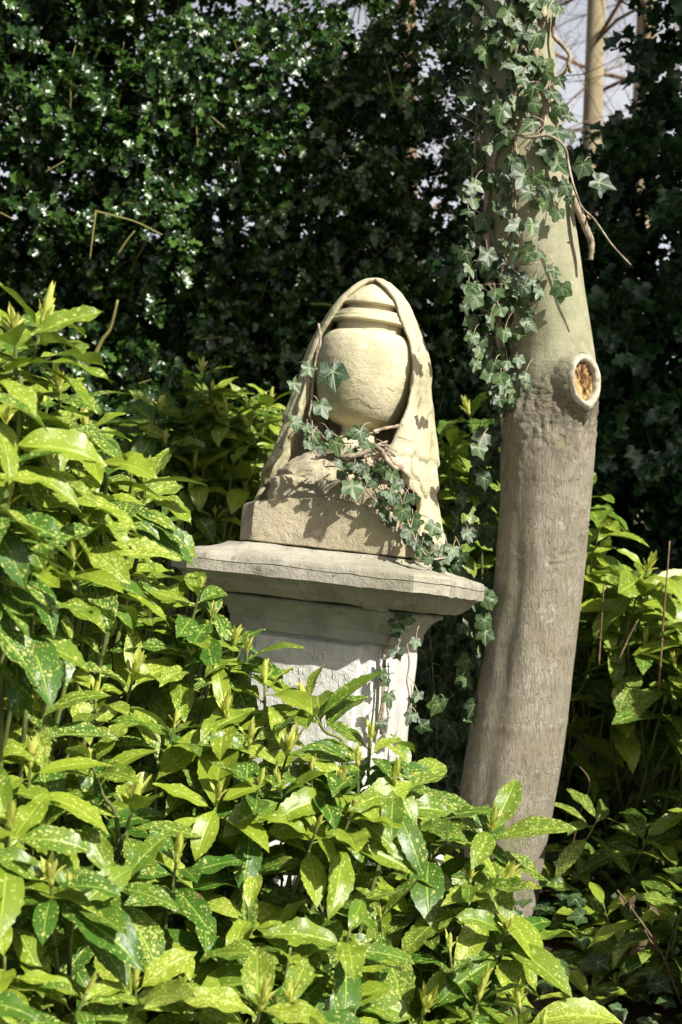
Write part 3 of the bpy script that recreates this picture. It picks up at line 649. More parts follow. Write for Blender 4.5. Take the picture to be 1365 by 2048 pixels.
while len(more) < 190:
    v = rr.uniform(-120, 830); l = interp(v, [(-120, 925), (0, 925), (150, 922), (400, 915), (600, 925), (700, 960), (830, 985)]); r_ = interp(v, [(-120, 1075), (150, 1085), (250, 1100), (380, 1140), (420, 1120), (480, 1075), (600, 1060), (700, 1040), (800, 1030)])
    u = rr.uniform(l, r_)
    if rr.random() < (u-l)/(r_-l)*.75 and v > 180: continue
    more.append((u, v, rr.uniform(26, 48), (trY(u, v) if u > interp(v, [(a_, b_) for a_, b_, _ in TR]) else (TY+rr.uniform(-.06, .05) if v < 330 or v > 780 or rr.random() < .6 else rr.uniform(3.62, 3.95)))-rr.uniform(.008, .05)))
ivy_at(more, fol, st, trY, seed=9)
pos = []; D = []; Nn = []
for _ in range(260):                       # ivy mass added above the picture to shade the laurel behind
    an = rr.uniform(0, 6.28); z = rr.uniform(2.85, 4.3); q_ = rr.uniform(.12, .58)*(1-.4*abs(z-3.5)/.8)
    b = Vector((.45+q_*math.cos(an)-.05, TY+q_*math.sin(an), z)); pos.append(b); D.append(Vector((math.cos(an)*.3, math.sin(an)*.3, -1))); Nn.append(Vector((math.cos(an), math.sin(an), .5))+Vector((rr.gauss(0, .3), rr.gauss(0, .3), rr.gauss(0, .3))))
ivy_leaves(fol, pos, D, Nn, rng.uniform(.045, .075, len(pos)))
fol.build('foliage', M['ivy'], iv)
def on_trunk(pts, off=.012): return [P(u, v, trY(u, v)-off) for u, v in pts]
for pts, w0 in (([(1005, 850), (1010, 760), (1000, 640), (1008, 520), (1022, 440), (1030, 330), (1028, 230), (1020, 120), (1024, 0), (1020, -120)], .0075),
                ([(1000, 700), (985, 560), (972, 430), (985, 330), (1000, 280), (1020, 220), (1045, 120), (1050, 0), (1045, -150)], .0095),
                ([(1080, 260), (1092, 200), (1075, 150), (1070, 90), (1085, 20), (1078, -100)], .014),
                ([(960, 500), (945, 380), (955, 230), (950, 90), (960, -100)], .005),
                ([(1040, 480), (1030, 400), (1035, 300)], .004)):
    c = curve(on_trunk(pts, .006), 8); tube(st, c, [w0*(.7+.5*abs(nz((i*.21, w0*900, 0)))) for i in range(len(c))], 8, .12)
for _ in range(26):
    v = rr.uniform(0, 640); u = rr.uniform(940, 1080); tube(st, curve(on_trunk([(u, v), (u+rr.uniform(-25, 25), v-rr.uniform(5, 30)), (u+rr.uniform(-40, 50), v-rr.uniform(0, 50))], rr.uniform(.01, .04)), 5), rr.uniform(.0012, .0026), 5)
st.build('woody_stem', M['vine'], iv)
a = Acc()
a_pts = [(1108, 30, -.06), (1108, 70, -.08), (1125, 90, -.09), (1140, 110, -.1), (1137, 130, -.1), (1143, 145, -.1)]
tube(a, curve([P(u, v, TY+d) for u, v, d in a_pts], 8), [.006]*41, 8, .15)
a_pts = [(1096, 182, -.08), (1112, 160, -.08), (1130, 145, -.1), (1137, 128, -.1)]
tube(a, curve([P(u, v, TY+d) for u, v, d in a_pts], 8), [.004]*25, 7, .15)
c = curve([P(u, v, TY+d) for u, v, d in [(1142, 385, -.07), (1155, 415, -.09), (1170, 450, -.1), (1182, 480, -.1), (1184, 500, -.1), (1182, 520, -.1)]], 8)
tube(a, c, list(np.linspace(.012, .006, len(c))), 8, .12)
tube(a, curve([P(1175, 432, TY-.1), P(1180, 438, TY-.12), P(1182, 432, TY-.13)], 4), .0028, 5)
c = curve([P(u, v, TY+d) for u, v, d in [(1022, 262, -.14), (1055, 275, -.17), (1100, 272, -.19), (1130, 295, -.2), (1138, 330, -.2), (1150, 380, -.2), (1165, 415, -.19), (1190, 440, -.2), (1225, 490, -.21), (1262, 530, -.22)]], 10)
tube(a, c, list(np.linspace(.0042, .0022, len(c))), 6, .06)
tube(a, curve([P(1137, 330, TY-.2), P(1146, 365, TY-.21), P(1158, 400, TY-.2), P(1166, 428, TY-.18)], 8), .002, 5)
a.build('dangling_stem', M['vine'], iv)
# --- on the monument
def lean(v, Y): return Y-.139*(v-731)/F*3.55
iv2 = empty('ivy', tuple(MON @ Vector((0, -.2, -.3)))); tag(iv2, 'ivy trailing over the urn foot and down the right corner of the stone monument', 'ivy')
fol = Acc(); st = Acc()
z1 = [(640,145,50,3.72),(700,105,34,3.72),(555,240,42,3.7),(450,575,105,3.60),(515,545,50,3.6),(595,610,165,3.58,5),(600,560,90,3.6,170),(385,660,90,3.6),(535,790,118,3.57,20),(400,870,125,3.55),(470,980,95,3.52),(520,970,50,3.52),(610,990,120,3.5),(745,935,150,3.5,10),(675,930,70,3.52),(570,925,75,3.54),(775,1000,80,3.5),(625,1090,75,3.5),(660,1080,60,3.48),(850,1110,90,3.5),(840,1160,80,3.48),(915,1160,80,3.5),(700,1225,130,3.45,8),(780,1180,80,3.47),(825,1300,75,3.46),(920,1215,80,3.47),(905,1265,70,3.45),(940,1290,60,3.45),(1020,1280,80,3.47),(970,1360,100,3.44),(1010,1480,130,3.43),(1040,1400,80,3.45),(1070,1570,90,3.42),(1110,1610,75,3.42),(1040,1530,70,3.42),(1140,1440,95,3.5,-20),(1160,1480,60,3.5),(1190,1590,100,3.48,-30),(1240,1570,110,3.52),(1290,1600,80,3.55),(640,1150,65,3.48),(705,1110,60,3.49),(740,1130,55,3.5),(790,1080,50,3.5),(690,1060,50,3.5),(880,1090,60,3.52),(1210,1540,60,3.55),(650,1190,60,3.47),(750,1270,50,3.45),(600,1210,45,3.46),(440,900,60,3.57),(500,1020,40,3.54),(1330,1480,80,3.65),(1270,1650,60,3.5)]
ivy_at([(450+q_[0]/2.73, 530+q_[1]/2.73, q_[2]/2.73*1.12, lean(530+q_[1]/2.73, q_[3]+(.045 if q_[3] < 3.49 else .0)), *(q_[4:])) for q_ in z1 if q_[2] > 50], fol, st, None, seed=12)
chain = [(470, 940), (620, 1060), (760, 1110), (860, 1190), (940, 1320), (1000, 1460), (1090, 1590), (1200, 1600)]; lst = []
for _ in range(70):
    k = rr.random()*(len(chain)-1.001); i = int(k); x = chain[i][0]+(chain[i+1][0]-chain[i][0])*(k-i)+rr.gauss(0, 42); y = chain[i][1]+(chain[i+1][1]-chain[i][1])*(k-i)+rr.gauss(0, 38)
    lst.append((450+x/2.73, 530+y/2.73, rr.uniform(18, 34), lean(530+y/2.73, rr.uniform(3.50, 3.56))))
ivy_at(lst, fol, st, None, seed=13)
def zz1(*pts): return [P(450+x/2.73, 530+y/2.73, lean(530+y/2.73, Y+(.05 if Y < 3.49 else 0))) for x, y, Y in pts]
for pts, r0 in ((zz1((512, 320, 3.62), (522, 400, 3.62), (505, 470, 3.61), (490, 560, 3.61), (480, 660, 3.61), (470, 760, 3.61), (465, 830, 3.6), (500, 900, 3.58), (560, 960, 3.56)), .0035),
                (zz1((490, 560, 3.605), (500, 500, 3.605), (520, 440, 3.61), (525, 390, 3.62)), .0025),
                (zz1((810, 910, 3.52), (880, 890, 3.55), (950, 880, 3.6)), .005), (zz1((790, 975, 3.52), (850, 1010, 3.5), (890, 1070, 3.5), (930, 1110, 3.52), (970, 1100, 3.54)), .008),
                (zz1((500, 1050, 3.55), (600, 1040, 3.52), (700, 1045, 3.5), (800, 1010, 3.5)), .008), (zz1((480, 900, 3.58), (520, 950, 3.56), (600, 1010, 3.52), (720, 1080, 3.48), (800, 1200, 3.47), (870, 1290, 3.46), (950, 1360, 3.45), (960, 1450, 3.44), (945, 1540, 3.43)), .004),
                (zz1((700, 1100, 3.47), (740, 1170, 3.46), (790, 1250, 3.46), (850, 1310, 3.46)), .0028), (zz1((950, 1300, 3.46), (1000, 1400, 3.44), (1050, 1520, 3.42), (1120, 1600, 3.42), (1200, 1600, 3.5)), .003),
                (zz1((520, 1030, 3.56), (640, 1075, 3.53), (760, 1040, 3.55), (880, 1000, 3.58)), .009)):
    c = curve(pts, 8); tube(st, c, [r0*(.75+.5*abs(nz((i*.3, r0*999, 0)))) for i in range(len(c))], 8, .15)
for _ in range(26):
    x, y = rr.uniform(500, 950), rr.uniform(900, 1110); tube(st, curve(zz1((x, y, 3.57), (x+rr.uniform(-60, 60), y+rr.uniform(-25, 25), 3.54), (x+rr.uniform(-110, 110), y+rr.uniform(-40, 40), 3.56)), 4), rr.uniform(.001, .003), 5)
fol.build('foliage', M['ivy'], iv2); st.build('woody_stem', M['vine'], iv2)
# --- beside the shaft, in the shade of the cornice
iv3 = empty('ivy', tuple(P(900, 1500, 3.7))); tag(iv3, 'dense dark ivy hanging in the shade between the monument shaft and the big trunk', 'ivy')
fol = Acc(); st = Acc()
z2 = [(940,440,85,3.47),(975,420,60,3.47),(930,480,60,3.5),(1010,520,60,3.46),(935,565,60,3.5),(870,650,50,3.5),(880,680,46,3.5),(900,755,80,3.48,0),(990,830,72,3.5,-30),(1020,740,58,3.5,-20),(1000,760,50,3.52),(870,860,50,3.5),(1050,870,70,3.55),(1100,790,90,3.6),(1130,760,40,3.56)]
ivy_at([(350+q_[0]/2.1, 1040+q_[1]/2.1, q_[2]/2.1*1.15, lean(1040+q_[1]/2.1, q_[3]+.03), *q_[4:]) for q_ in z2], fol, st, None, seed=14)
lst = []
while len(lst) < 520:
    v = rr.uniform(1190, 1640); u = rr.uniform(interp(v, [(1190, 850), (1300, 832), (1640, 830)]), interp(v, [(1190, 985), (1400, 955), (1640, 950)])); 
    lst.append((u, v, rr.uniform(34, 54), 3.95+max(0, (960-u))*.0022+rr.uniform(0, .3)))
ivy_at(lst, fol, st, None, seed=15)
lst = []
while len(lst) < 60:
    v = rr.uniform(860, 1200); u = rr.uniform(interp(v, [(860, 960), (1100, 900), (1200, 930)]), 995); lst.append((u, v, rr.uniform(30, 50), rr.uniform(4.05, 4.25)))
ivy_at(lst, fol, st, None, seed=16)
def zz2(*pts): return [P(350+x/2.1, 1040+y/2.1, lean(1040+y/2.1, Y+.03)) for x, y, Y in pts]
for pts, r0 in ((zz2((960, 380, 3.5), (935, 450, 3.52), (885, 540, 3.54), (875, 640, 3.53), (870, 760, 3.53), (850, 880, 3.53), (845, 980, 3.53)), .003), (zz2((975, 520, 3.52), (985, 600, 3.52), (975, 680, 3.52), (985, 740, 3.52), (970, 860, 3.52)), .0022),
                (zz2((880, 540, 3.53), (878, 700, 3.54), (868, 900, 3.54)), .005)):
    c = curve(pts, 6); tube(st, c, r0, 6, .15)
for _ in range(5):
    u = rr.uniform(845, 960); Y = rr.uniform(4.15, 4.3); tube(st, curve([P(u, 1750, Y), P(u+rr.uniform(-15, 15), 1500, Y), P(u+rr.uniform(-15, 15), 1230, Y)], 6), .002, 5)
fol.build('foliage', M['ivy'], iv3); st.build('woody_stem', M['vine'], iv3)

# ================================================================ SPOTTED LAUREL SHRUBS
def bud_mesh(seed):
    global rng
    keep = rng; rng = np.random.default_rng(seed); a = Acc(); n = 8
    D = []; Nn = []; L = []; pos = []
    for i in range(n):
        an = i*2.4; el = R(rng.uniform(62, 86) if i < 5 else rng.uniform(38, 60)); r_ = np.array([math.cos(an), math.sin(an), 0])
        d = r_*math.cos(el)+np.array([0, 0, math.sin(el)]); D.append(d); Nn.append(-r_*math.sin(el)+np.array([0, 0, math.cos(el)])); pos.append(r_*.003); L.append(rng.uniform(.03, .062) if i < 5 else rng.uniform(.02, .04))
    aucuba_leaves(a, pos, D, Nn, L, wid=.11, bend=rng.uniform(-.5, .15, n), fold=np.full(n, .8), rows=10)
    pts = [Vector((0, 0, -.012)), Vector((0, 0, .0)), Vector((0, 0, .018)), Vector((0, 0, .034))]; tube(a, pts, [.003, .0055, .004, .001], 6)
    me = np_mesh('leaf_bud', np.concatenate(a.V), [np.concatenate(x) for x in a.F.values()], np.concatenate(a.uv), np.concatenate(a.var)); me.materials.append(M['bud']); rng = keep; return me
BUDS = [bud_mesh(s_) for s_ in range(5)]
UP = Vector((0, 0, 1))
def shrub(label, root, shoots, mat, seed, group='spotted laurel shrubs round the monument', stem_r=.0045):
    """shoots: (u, v, Y, size, hero) - tips of shoots with their whorls of leaves"""
    rr = random.Random(seed); e = empty('spotted_laurel', root); tag(e, label, 'shrub', group)
    fol = Acc(); st = Acc(); pos = []; D = []; Nn = []; L = []; gg = []; rv = []; bend = []
    nb = 0
    for (u, v, Y, size, hero) in shoots:
        tip = P(u, v, Y)
        ax = (UP+Vector((rr.gauss(.12, .20), rr.gauss(-.18, .18), 0))).normalized()
        a0 = rr.uniform(0, 6.28); spots = min(1, max(0, rr.gauss(.5, .28))); tone = min(1, max(0, rr.gauss(.40, .30)))
        nl = rr.randint(7, 9) if hero else rr.randint(7, 10)
        t1 = ax.cross(Vector((0, 1, 0))).normalized(); t2 = ax.cross(t1)
        h = 0
        for i in range(nl):
            an = a0+(i//2)*1.57+(i % 2)*math.pi+rr.gauss(0, .28)
            el = R(interp(i, [(0, 34), (3, 14), (6, -4), (9, -22)])+rr.gauss(0, 10))
            h = .006+.011*i+rr.uniform(0, .006)
            radial = t1*math.cos(an)+t2*math.sin(an)
            d = radial*math.cos(el)+ax*math.sin(el); nrm = -radial*math.sin(el)+ax*math.cos(el)+Vector((rr.gauss(0, .18), rr.gauss(-.05, .18), 0))
            ln = size*interp(i, [(0, .66), (2, .95), (5, 1.08), (9, .95)])*rr.uniform(.82, 1.12)
            b_ = tip-ax*h+radial*.004+d*ln*.08
            pos.append(b_); D.append(d); Nn.append(nrm); L.append(ln)
            gg.append(min(1, max(0, tone+rr.gauss(0, .15)+.045*i))); rv.append(min(1, max(0, spots+rr.gauss(0, .22)))); bend.append(rr.uniform(.15, .95)+.035*i)
        # stem down to the root of the shrub
        rp = Vector(root)+Vector((rr.gauss(0, .10), rr.gauss(0, .10), 0)); rp.z = -.02
        mid = tip-ax*.16; m2 = mid.lerp(rp, .55)+Vector((0, 0, .06))
        m2.z = (mid.z+rp.z)*.5; m2.x = mid.x*.65+rp.x*.35; m2.y = mid.y*.65+rp.y*.35
        c = curve([tip, tip-ax*.07, mid, m2, rp], 5); tube(st, c, [stem_r*(.55+.9*i/len(c)) for i in range(len(c))], 6)
        if (hero or rr.random() < .25) and nb < 100:
            nb += 1; b = bpy.data.objects.new('leaf_bud', BUDS[rr.randrange(5)]); col.objects.link(b); b.parent = e; b.matrix_parent_inverse = Matrix.Translation(e.location).inverted()
            s_ = rr.uniform(.65, 1.15)*min(size, .15)/.145*(1.0 if hero else .7)
            b.matrix_basis = Matrix.Translation(tip) @ UP.rotation_difference(ax).to_matrix().to_4x4() @ Matrix.Rotation(rr.uniform(0, 6), 4, 'Z') @ Matrix.Diagonal((s_, s_, s_, 1))
    aucuba_leaves(fol, pos, D, Nn, L, bend=np.array(bend), r=np.array(rv), g=np.array(gg))
    fol.build('foliage', mat, e); st.build('stem', M['stem'], e); return e
def inside(u, v, poly):
    c = False; n = len(poly)
    for i in range(n):
        x1, y1 = poly[i]; x2, y2 = poly[(i+1) % n]
        if (y1 > v) != (y2 > v) and u < (x2-x1)*(v-y1)/(y2-y1)+x1: c = not c
    return c
def fill(poly, n, dfun, dmin, dmax, size, seed, mind=38):
    rr = random.Random(seed); out = []; us = [p[0] for p in poly]; vs = [p[1] for p in poly]; tries = 0
    while len(out) < n and tries < 40000:
        tries += 1; u = rr.uniform(min(us), max(us)); v = rr.uniform(min(vs), max(vs))
        if not inside(u, v, poly): continue
        if any((u-a_[0])**2+(v-a_[1])**2 < mind**2 for a_ in out): continue
        out.append((u, v, dfun(u, v)+rr.uniform(dmin, dmax), size*rr.uniform(.8, 1.12), False))
    return out
dA = lambda u, v: max(2.05, 2.95-(300-u)*.0026)
dC = lambda u, v: max(1.7, 3.0-max(0, v-1250)*.00112-max(0, 300-u)*.0014)
dE = lambda u, v: 3.02-max(0, v-1450)*.0008
sA = [(88,640),(30,662),(119,775),(11,847),(174,865),(95,922),(264,944),(290,966),(259,1005),(180,997),(167,1054),(145,1124),(211,1137),(101,1146),(15,1010),(60,1080),(-30,740),(-30,930),(40,1190)]
A = [(u, v, dA(u, v), .158 if v < 760 else .138, True) for u, v in sA]
A += fill([(-120, 680), (10, 670), (60, 760), (150, 830), (240, 960), (300, 1090), (310, 1180), (-120, 1260)], 64, dA, .04, .5, .135, 1, 38)
shrub('tall spotted laurel at the left edge, its leaves yellow green in full sun', (-.95, 2.75, 0), A, M['aucuba'], 21)
sC = [(385,1310,1),(358,1268,1),(268,1352,1),(495,1300,1),(530,1362,1),(75,1420,1),(192,1396,1),(62,1524,1),(454,1430,1.2),(267,1610,1),(354,1719,1),(102,1762,1),(149,1785,1),(231,1755,1),(615,1400,1.1),(579,1499,1),(636,1652,.9),(272,1965,1),(523,2011,1),(580,2006,1),(436,1596,1),(742,1478,1),(716,1525,1),(300,1230,1),(200,1250,1),(20,1300,1),(110,1290,1),(350,1450,1),(520,1570,1),(20,1650,1),(180,1520,1),(680,1570,1),(560,1575,.9),(625,1545,.9),(790,1560,.9),(705,1625,1),(470,1285,.9),(425,1232,.9),(400,1180,.85),(500,1480,1)]
C = [(u, v, dC(u, v), .146*k_, True) for u, v, k_ in sC]
C += fill([(-150, 1270), (330, 1290), (420, 1370), (520, 1500), (600, 1590), (720, 1640), (720, 2200), (-150, 2200)], 112, dC, .05, .5, .145, 2, 46)
C += fill([(-150, 1330), (330, 1340), (420, 1430), (560, 1560), (640, 1680), (720, 1700), (720, 2300), (-150, 2300)], 50, dC, .5, .9, .15, 12, 66)
shrub('low spreading spotted laurel filling the foreground below the monument, heavily flecked with yellow', (-.35, 2.7, 0), C, M['aucuba'], 22)
sE = [(819,1550,1),(824,1640,1.1),(865,1632,1),(983,1657,1.15),(757,1685,1),(1014,1863,1),(1039,2011,1.1),(940,1760,1),(900,1900,1),(1010,1760,1),(760,1830,1),(850,2020,1),(1085,2060,1),(960,1990,1)]
E = [(u, v, dE(u, v), .155*k_, True) for u, v, k_ in sE]
E += fill([(730, 1640), (850, 1640), (930, 1720), (965, 1880), (1010, 2200), (700, 2200), (700, 1700)], 52, dE, .06, .5, .15, 3, 44)
shrub('spotted laurel in front of the foot of the big trunk, with long pale flecked leaves', (.42, 2.9, 0), E, M['aucuba'], 23)
dB = lambda u, v: 4.75
sB = [(426,786),(321,816),(332,882),(453,819),(479,869),(404,746),(540,800),(560,900),(390,930),(300,900),(500,950)]
B = [(u, v, 4.75+.2*random.random(), .17, True) for u, v in sB]
B += fill([(300, 840), (420, 780), (560, 800), (600, 1100), (420, 1250), (280, 1150)], 64, dB, .0, .6, .16, 4, 26)
shrub('shaded spotted laurel behind the left side of the monument', (-.75, 5.0, 0), B, M['aucuba'], 24)
dG = lambda u, v: 4.7
sG = [(938,825),(954,941),(963,1040),(914,1049),(905,880),(900,960),(1000,900)]
G_ = [(u, v, 4.7+.15*random.random(), .17, True) for u, v in sG]
G_ += fill([(880, 850), (1080, 830), (1150, 1500), (850, 1650), (830, 1300), (900, 1150)], 64, dG, .0, .5, .16, 5, 28)
shrub('spotted laurel in the gap between the urn and the big trunk', (.45, 5.0, 0), G_, M['aucuba'], 25)
dD = lambda u, v: 4.45-max(0, u-1150)*.0012
sD = [(1200,1052),(1169,1123),(1234,1381),(1296,1140),(1275,1180),(1145,1450),(1370,1260),(1240,1300),(1220,1230),(1330,1400),(1170,990),(1180,1330),(1290,1290),(1390,1400),(1190,1200),(1350,1330)]
Dd = [(u, v, dD(u, v), .185, True) for u, v in sD]
Dd += fill([(1100, 1050), (1210, 1090), (1300, 1190), (1500, 1220), (1500, 1500), (1120, 1560)], 84, dD, .1, .7, .18, 6, 30)
shrub('spotted laurel behind the right side of the big trunk, reaching to the right edge', (.95, 4.7, 0), Dd, M['aucuba'], 26)
dH = lambda u, v: 3.95
Hh = fill([(1150, 1640), (1500, 1560), (1500, 2150), (1140, 2150)], 95, dH, .0, 1.0, .15, 7, 36)+fill([(1190, 1800), (1500, 1700), (1500, 2200), (1170, 2200)], 40, lambda u, v: 3.45, .0, .4, .15, 17, 50)
shrub('low spotted laurel in deep shade in the bottom right corner', (.95, 4.3, 0), Hh, M['aucuba_far'], 27)

rr = random.Random(77); off = []  # unseen shrub added out of frame to keep the low right corner in shade
for _ in range(120):
    x, y = (rr.uniform(1.0, 1.9), rr.uniform(2.0, 3.1)) if _ % 3 == 0 else (rr.uniform(1.36, 2.2), rr.uniform(2.8, 3.95)); z = rr.uniform(.35, 1.15) if _ % 3 else rr.uniform(.3, .9); d_ = Vector((x, y, z))-Vector((0, 0, CAM_H))
    zc = -d_.z*math.sin(PITCH)+d_.y*math.cos(PITCH); yc = d_.z*math.cos(PITCH)+d_.y*math.sin(PITCH); off.append((682.5+F*x/zc, 1024-F*yc/zc, y, .18, False))
shrub('unseen spotted laurel added beyond the right edge to shade the bottom right corner', (1.45, 3.1, 0), off, M['aucuba_far'], 28)

# ================================================================ HOLLY HEDGE AND RIGHT HAND EVERGREEN
def leafy_mass(name, label, cat, region, n, size, mat, seed, spine, twigs, per=11, base=None, extra=None):
    rr = random.Random(seed); pos = []; D = []; Nn = []; st = Acc()
    cnt = 0
    while cnt < n:
        p = region(rr)
        if p is None: continue
        cnt += 1; tw = Vector((rr.gauss(.1, .6), rr.gauss(-.7, .45), rr.gauss(.25, .6))).normalized(); ln = rr.uniform(.08, .20)
        for i in range(per):
            b = p+tw*ln*(i/per-.5); q_ = Vector((rr.gauss(0, 1), rr.gauss(0, 1), rr.gauss(0, 1))); q_ = (q_-tw*q_.dot(tw)).normalized()
            d = (q_+tw*rr.uniform(.1, .8)).normalized(); pos.append(b); D.append(d)
            Nn.append((tw+Vector((rr.gauss(.3, .5), rr.gauss(-.3, .5), rr.gauss(.6, .5)))).normalized())
        if rr.random() < twigs: tube(st, curve([p-tw*ln*1.0+Vector((0, .1, -.08)), p, p+tw*ln*.7], 3), [.0034, .0032, .003, .0028, .0024, .002, .0014], 4)
    L = rng.uniform(.7, 1.2, len(pos))*size
    e = empty(name, base); tag(e, label, cat)
    a = Acc(); holly_leaves(a, pos, D, Nn, L, spine); a.build('foliage', mat, e)
    if extra: extra(st, rr)
    st.build('twigs', M['htwig'], e); return e
def hedge_region(rr):
    x = rr.uniform(-2.4, 1.25); z = rr.uniform(.0, 4.6); d = rr.random()**1.3*1.0
    bulge = .28*nz((x*1.3, 0, z*1.3))+.12*nz((x*3.5, 5, z*3.5))
    y = 5.9+bulge+d
    gap = nz((x*2.6+3, y*1.5, z*2.6))
    if z > 2.62 and x > .74+.12*nz((z*7, x*6, 1)): return None
    if z > 2.25 and x > -.75:
        th = interp(z, [(2.2, .9), (2.6, .42), (3.2, .30)])
        if gap > th*.55: return None
        if rr.random() < interp(z, [(2.2, 0), (2.7, .12), (3.3, .3)]): return None
    elif gap > .60: return None
    return Vector((x, y, z))
def hedge_extra(st, rr):
    for _ in range(12):
        x = rr.uniform(-2.2, 1.1); z = rr.uniform(1.2, 3.3); y = 5.75+rr.uniform(-.1, .3); d = Vector((rr.gauss(.2, 1), -.2, rr.gauss(-.2, .7))).normalized()*rr.uniform(.08, .24)
        tube(st, curve([Vector((x, y, z)), Vector((x, y, z))+d*.5+Vector((0, 0, .015)), Vector((x, y, z))+d], 4), list(np.linspace(.005, .002, 9)), 5)
    for pts in ([(190, 422), (230, 432), (275, 445), (325, 470)], [(192, 424), (186, 470), (180, 520)], [(90, 345), (130, 322)], [(235, 510), (255, 480), (270, 462)], [(0, 425), (30, 440)]):
        c = curve([P(u, v, 5.68) for u, v in pts], 5); tube(st, c, list(np.linspace(.004, .0025, len(c))), 6)
    for pts in ([(190, 712), (205, 680), (222, 655), (236, 600)],):
        c = curve([P(u, v, 5.8) for u, v in pts], 5); tube(st, c, list(np.linspace(.009, .005, len(c))), 7)
leafy_mass('holly_hedge', 'tall dense hedge of glossy dark spiny holly behind the monument', 'hedge', hedge_region, 11500, .056, M['holly'], 31, True, .25, 11, (-.5, 6.4, 0), hedge_extra)
def right_region(rr):
    x = rr.uniform(.9, 3.6); z = rr.uniform(-.0, 4.4); y = 5.15+.3*nz((x*1.4, 2, z*1.4))+rr.random()**1.3*1.3
    s_ = x/y*F+682.5; v_ = 775-(z-1.6)/y*F
    edge = interp(z, [(0, .95), (1.7, .98), (2.45, 1.02), (2.62, 1.15), (3.0, 1.12), (3.4, 1.35), (4.4, 1.3)])*y/5.6
    if x < edge+.08*nz((x, z*6, 3)): return None
    if z > 2.4 and nz((x*2.3, y*2, z*2.3+7)) > .12: return None
    return Vector((x, y, z))
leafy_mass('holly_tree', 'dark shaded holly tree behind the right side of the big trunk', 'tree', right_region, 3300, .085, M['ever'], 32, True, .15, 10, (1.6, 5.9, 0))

# ================================================================ TREES BEHIND, WITH BARE BRANCHES
def branch(acc, p, d, L, r, lvl, rr):
    n = 5; pts = [p]; dd = d.copy()
    for i in range(n):
        dd = (dd+Vector((rr.gauss(0, .13), rr.gauss(0, .13), rr.gauss(.04, .1)))).normalized(); pts.append(pts[-1]+dd*L/n)
    tube(acc, pts, list(np.linspace(r, r*.45, n+1)), 5 if lvl else 8)
    if lvl >= 4: return
    for k in range(4 if lvl < 3 else 3):
        t = rr.uniform(.3, 1); i = min(n-1, int(t*n)); q_ = Vector((rr.gauss(0, 1), rr.gauss(0, 1), rr.gauss(.1, .6))).normalized()
        branch(acc, pts[i].lerp(pts[i+1], t*n-i), (dd*.5+q_*.8).normalized(), L*rr.uniform(.45, .7), r*.45, lvl+1, rr)
def bare_tree(label, u, v, Y, r, H, mat, seed, lean=(0, 0), low=2.2):
    rr = random.Random(seed); b = P(u, v, Y); b.z = 0; b.x -= lean[0]*.5
    e = empty('bare_tree', tuple(b)); tag(e, label, 'tree', 'bare trees beyond the hedge'); a = Acc()
    pts = curve([b, b+Vector((lean[0]*.4, 0, H*.33)), b+Vector((lean[0]*.9, 0, H*.66)), b+Vector((lean[0]*1.6, 0, H))], 8)
    tube(a, pts, list(np.linspace(r*1.15, r*.35, len(pts))), 14, .03); a.build('trunk', mat, e); a = Acc()
    for k in range(24):
        t = rr.uniform(low/H, .95); i = int(t*(len(pts)-1)); an = rr.uniform(0, 6.28)
        branch(a, pts[i], Vector((math.cos(an), math.sin(an), rr.uniform(.1, .9))).normalized(), H*.26*rr.uniform(.6, 1.1), r*.17, 1, rr)
    a.build('crown', M['twig'], e)
bare_tree('pale sunlit bare tree seen through the gap right of the big trunk', 1188, 130, 10.5, .085, 9, M['fartrunk'], 41, (.12, 0), 2.6)
bare_tree('reddish brown bare trunk behind the hedge, left of the ivy clad trunk', 815, 130, 9, .07, 9, M['browntrunk'], 42, (-.05, 0), 2.6)
bare_tree('thicker dim bare tree right of the pale sunlit trunk, mostly hidden by the dark holly', 1290, 100, 14, .13, 11, M['fartrunk'], 45, (.2, 0), 2.6)
# distant wood, added to block light from the low sky
rr = random.Random(5); pos = []; D = []; Nn = []
for _ in range(9000):
    x = rr.uniform(-14, 14); y = rr.uniform(19, 26); z = rr.random()*3.4*(1+.3*nz((x*.4, 0, 0)))
    pos.append((x, y, z)); D.append(tuple(Vector((rr.gauss(0, 1), rr.gauss(0, 1), rr.gauss(-.2, 1))).normalized())); Nn.append((rr.gauss(0, .5), -.8, rr.gauss(.5, .5)))
a = Acc(); holly_leaves(a, pos, D, Nn, rng.uniform(.25, .5, len(pos)), False); o = a.build('distant_wood', M['ever']); tag(o, 'dark far off wood added beyond the hedge to block the low sky', 'wood', kind='stuff')

# unseen evergreen tree, added out of frame to shade the holly on the right
def crown_tree(label, base, trunk_r, H, blobs, n, leaf, seed):
    rr = random.Random(seed); e = empty('shade_tree', base); tag(e, label, 'tree'); b = Vector(base); a = Acc()
    tube(a, curve([b, b+Vector((.05, .05, H*.4)), b+Vector((0, .1, H*.8)), b+Vector((.1, 0, H))], 6), list(np.linspace(trunk_r, trunk_r*.3, 19)), 12, .04); a.build('trunk', M['browntrunk'], e)
    pos = []; D = []; Nn = []
    for _ in range(n):
        c, R_ = blobs[rr.randrange(len(blobs))]; q_ = Vector((rr.gauss(0, 1), rr.gauss(0, 1), rr.gauss(0, 1))).normalized()*R_*rr.random()**.4
        pos.append(Vector(c)+q_); D.append(Vector((rr.gauss(0, 1), rr.gauss(0, 1), rr.gauss(-.4, 1))).normalized()); Nn.append(Vector((rr.gauss(0, .5), rr.gauss(0, .5), 1)))
    a = Acc(); holly_leaves(a, pos, D, Nn, rng.uniform(.7, 1.2, n)*leaf, False); a.build('crown', M['ever'], e)
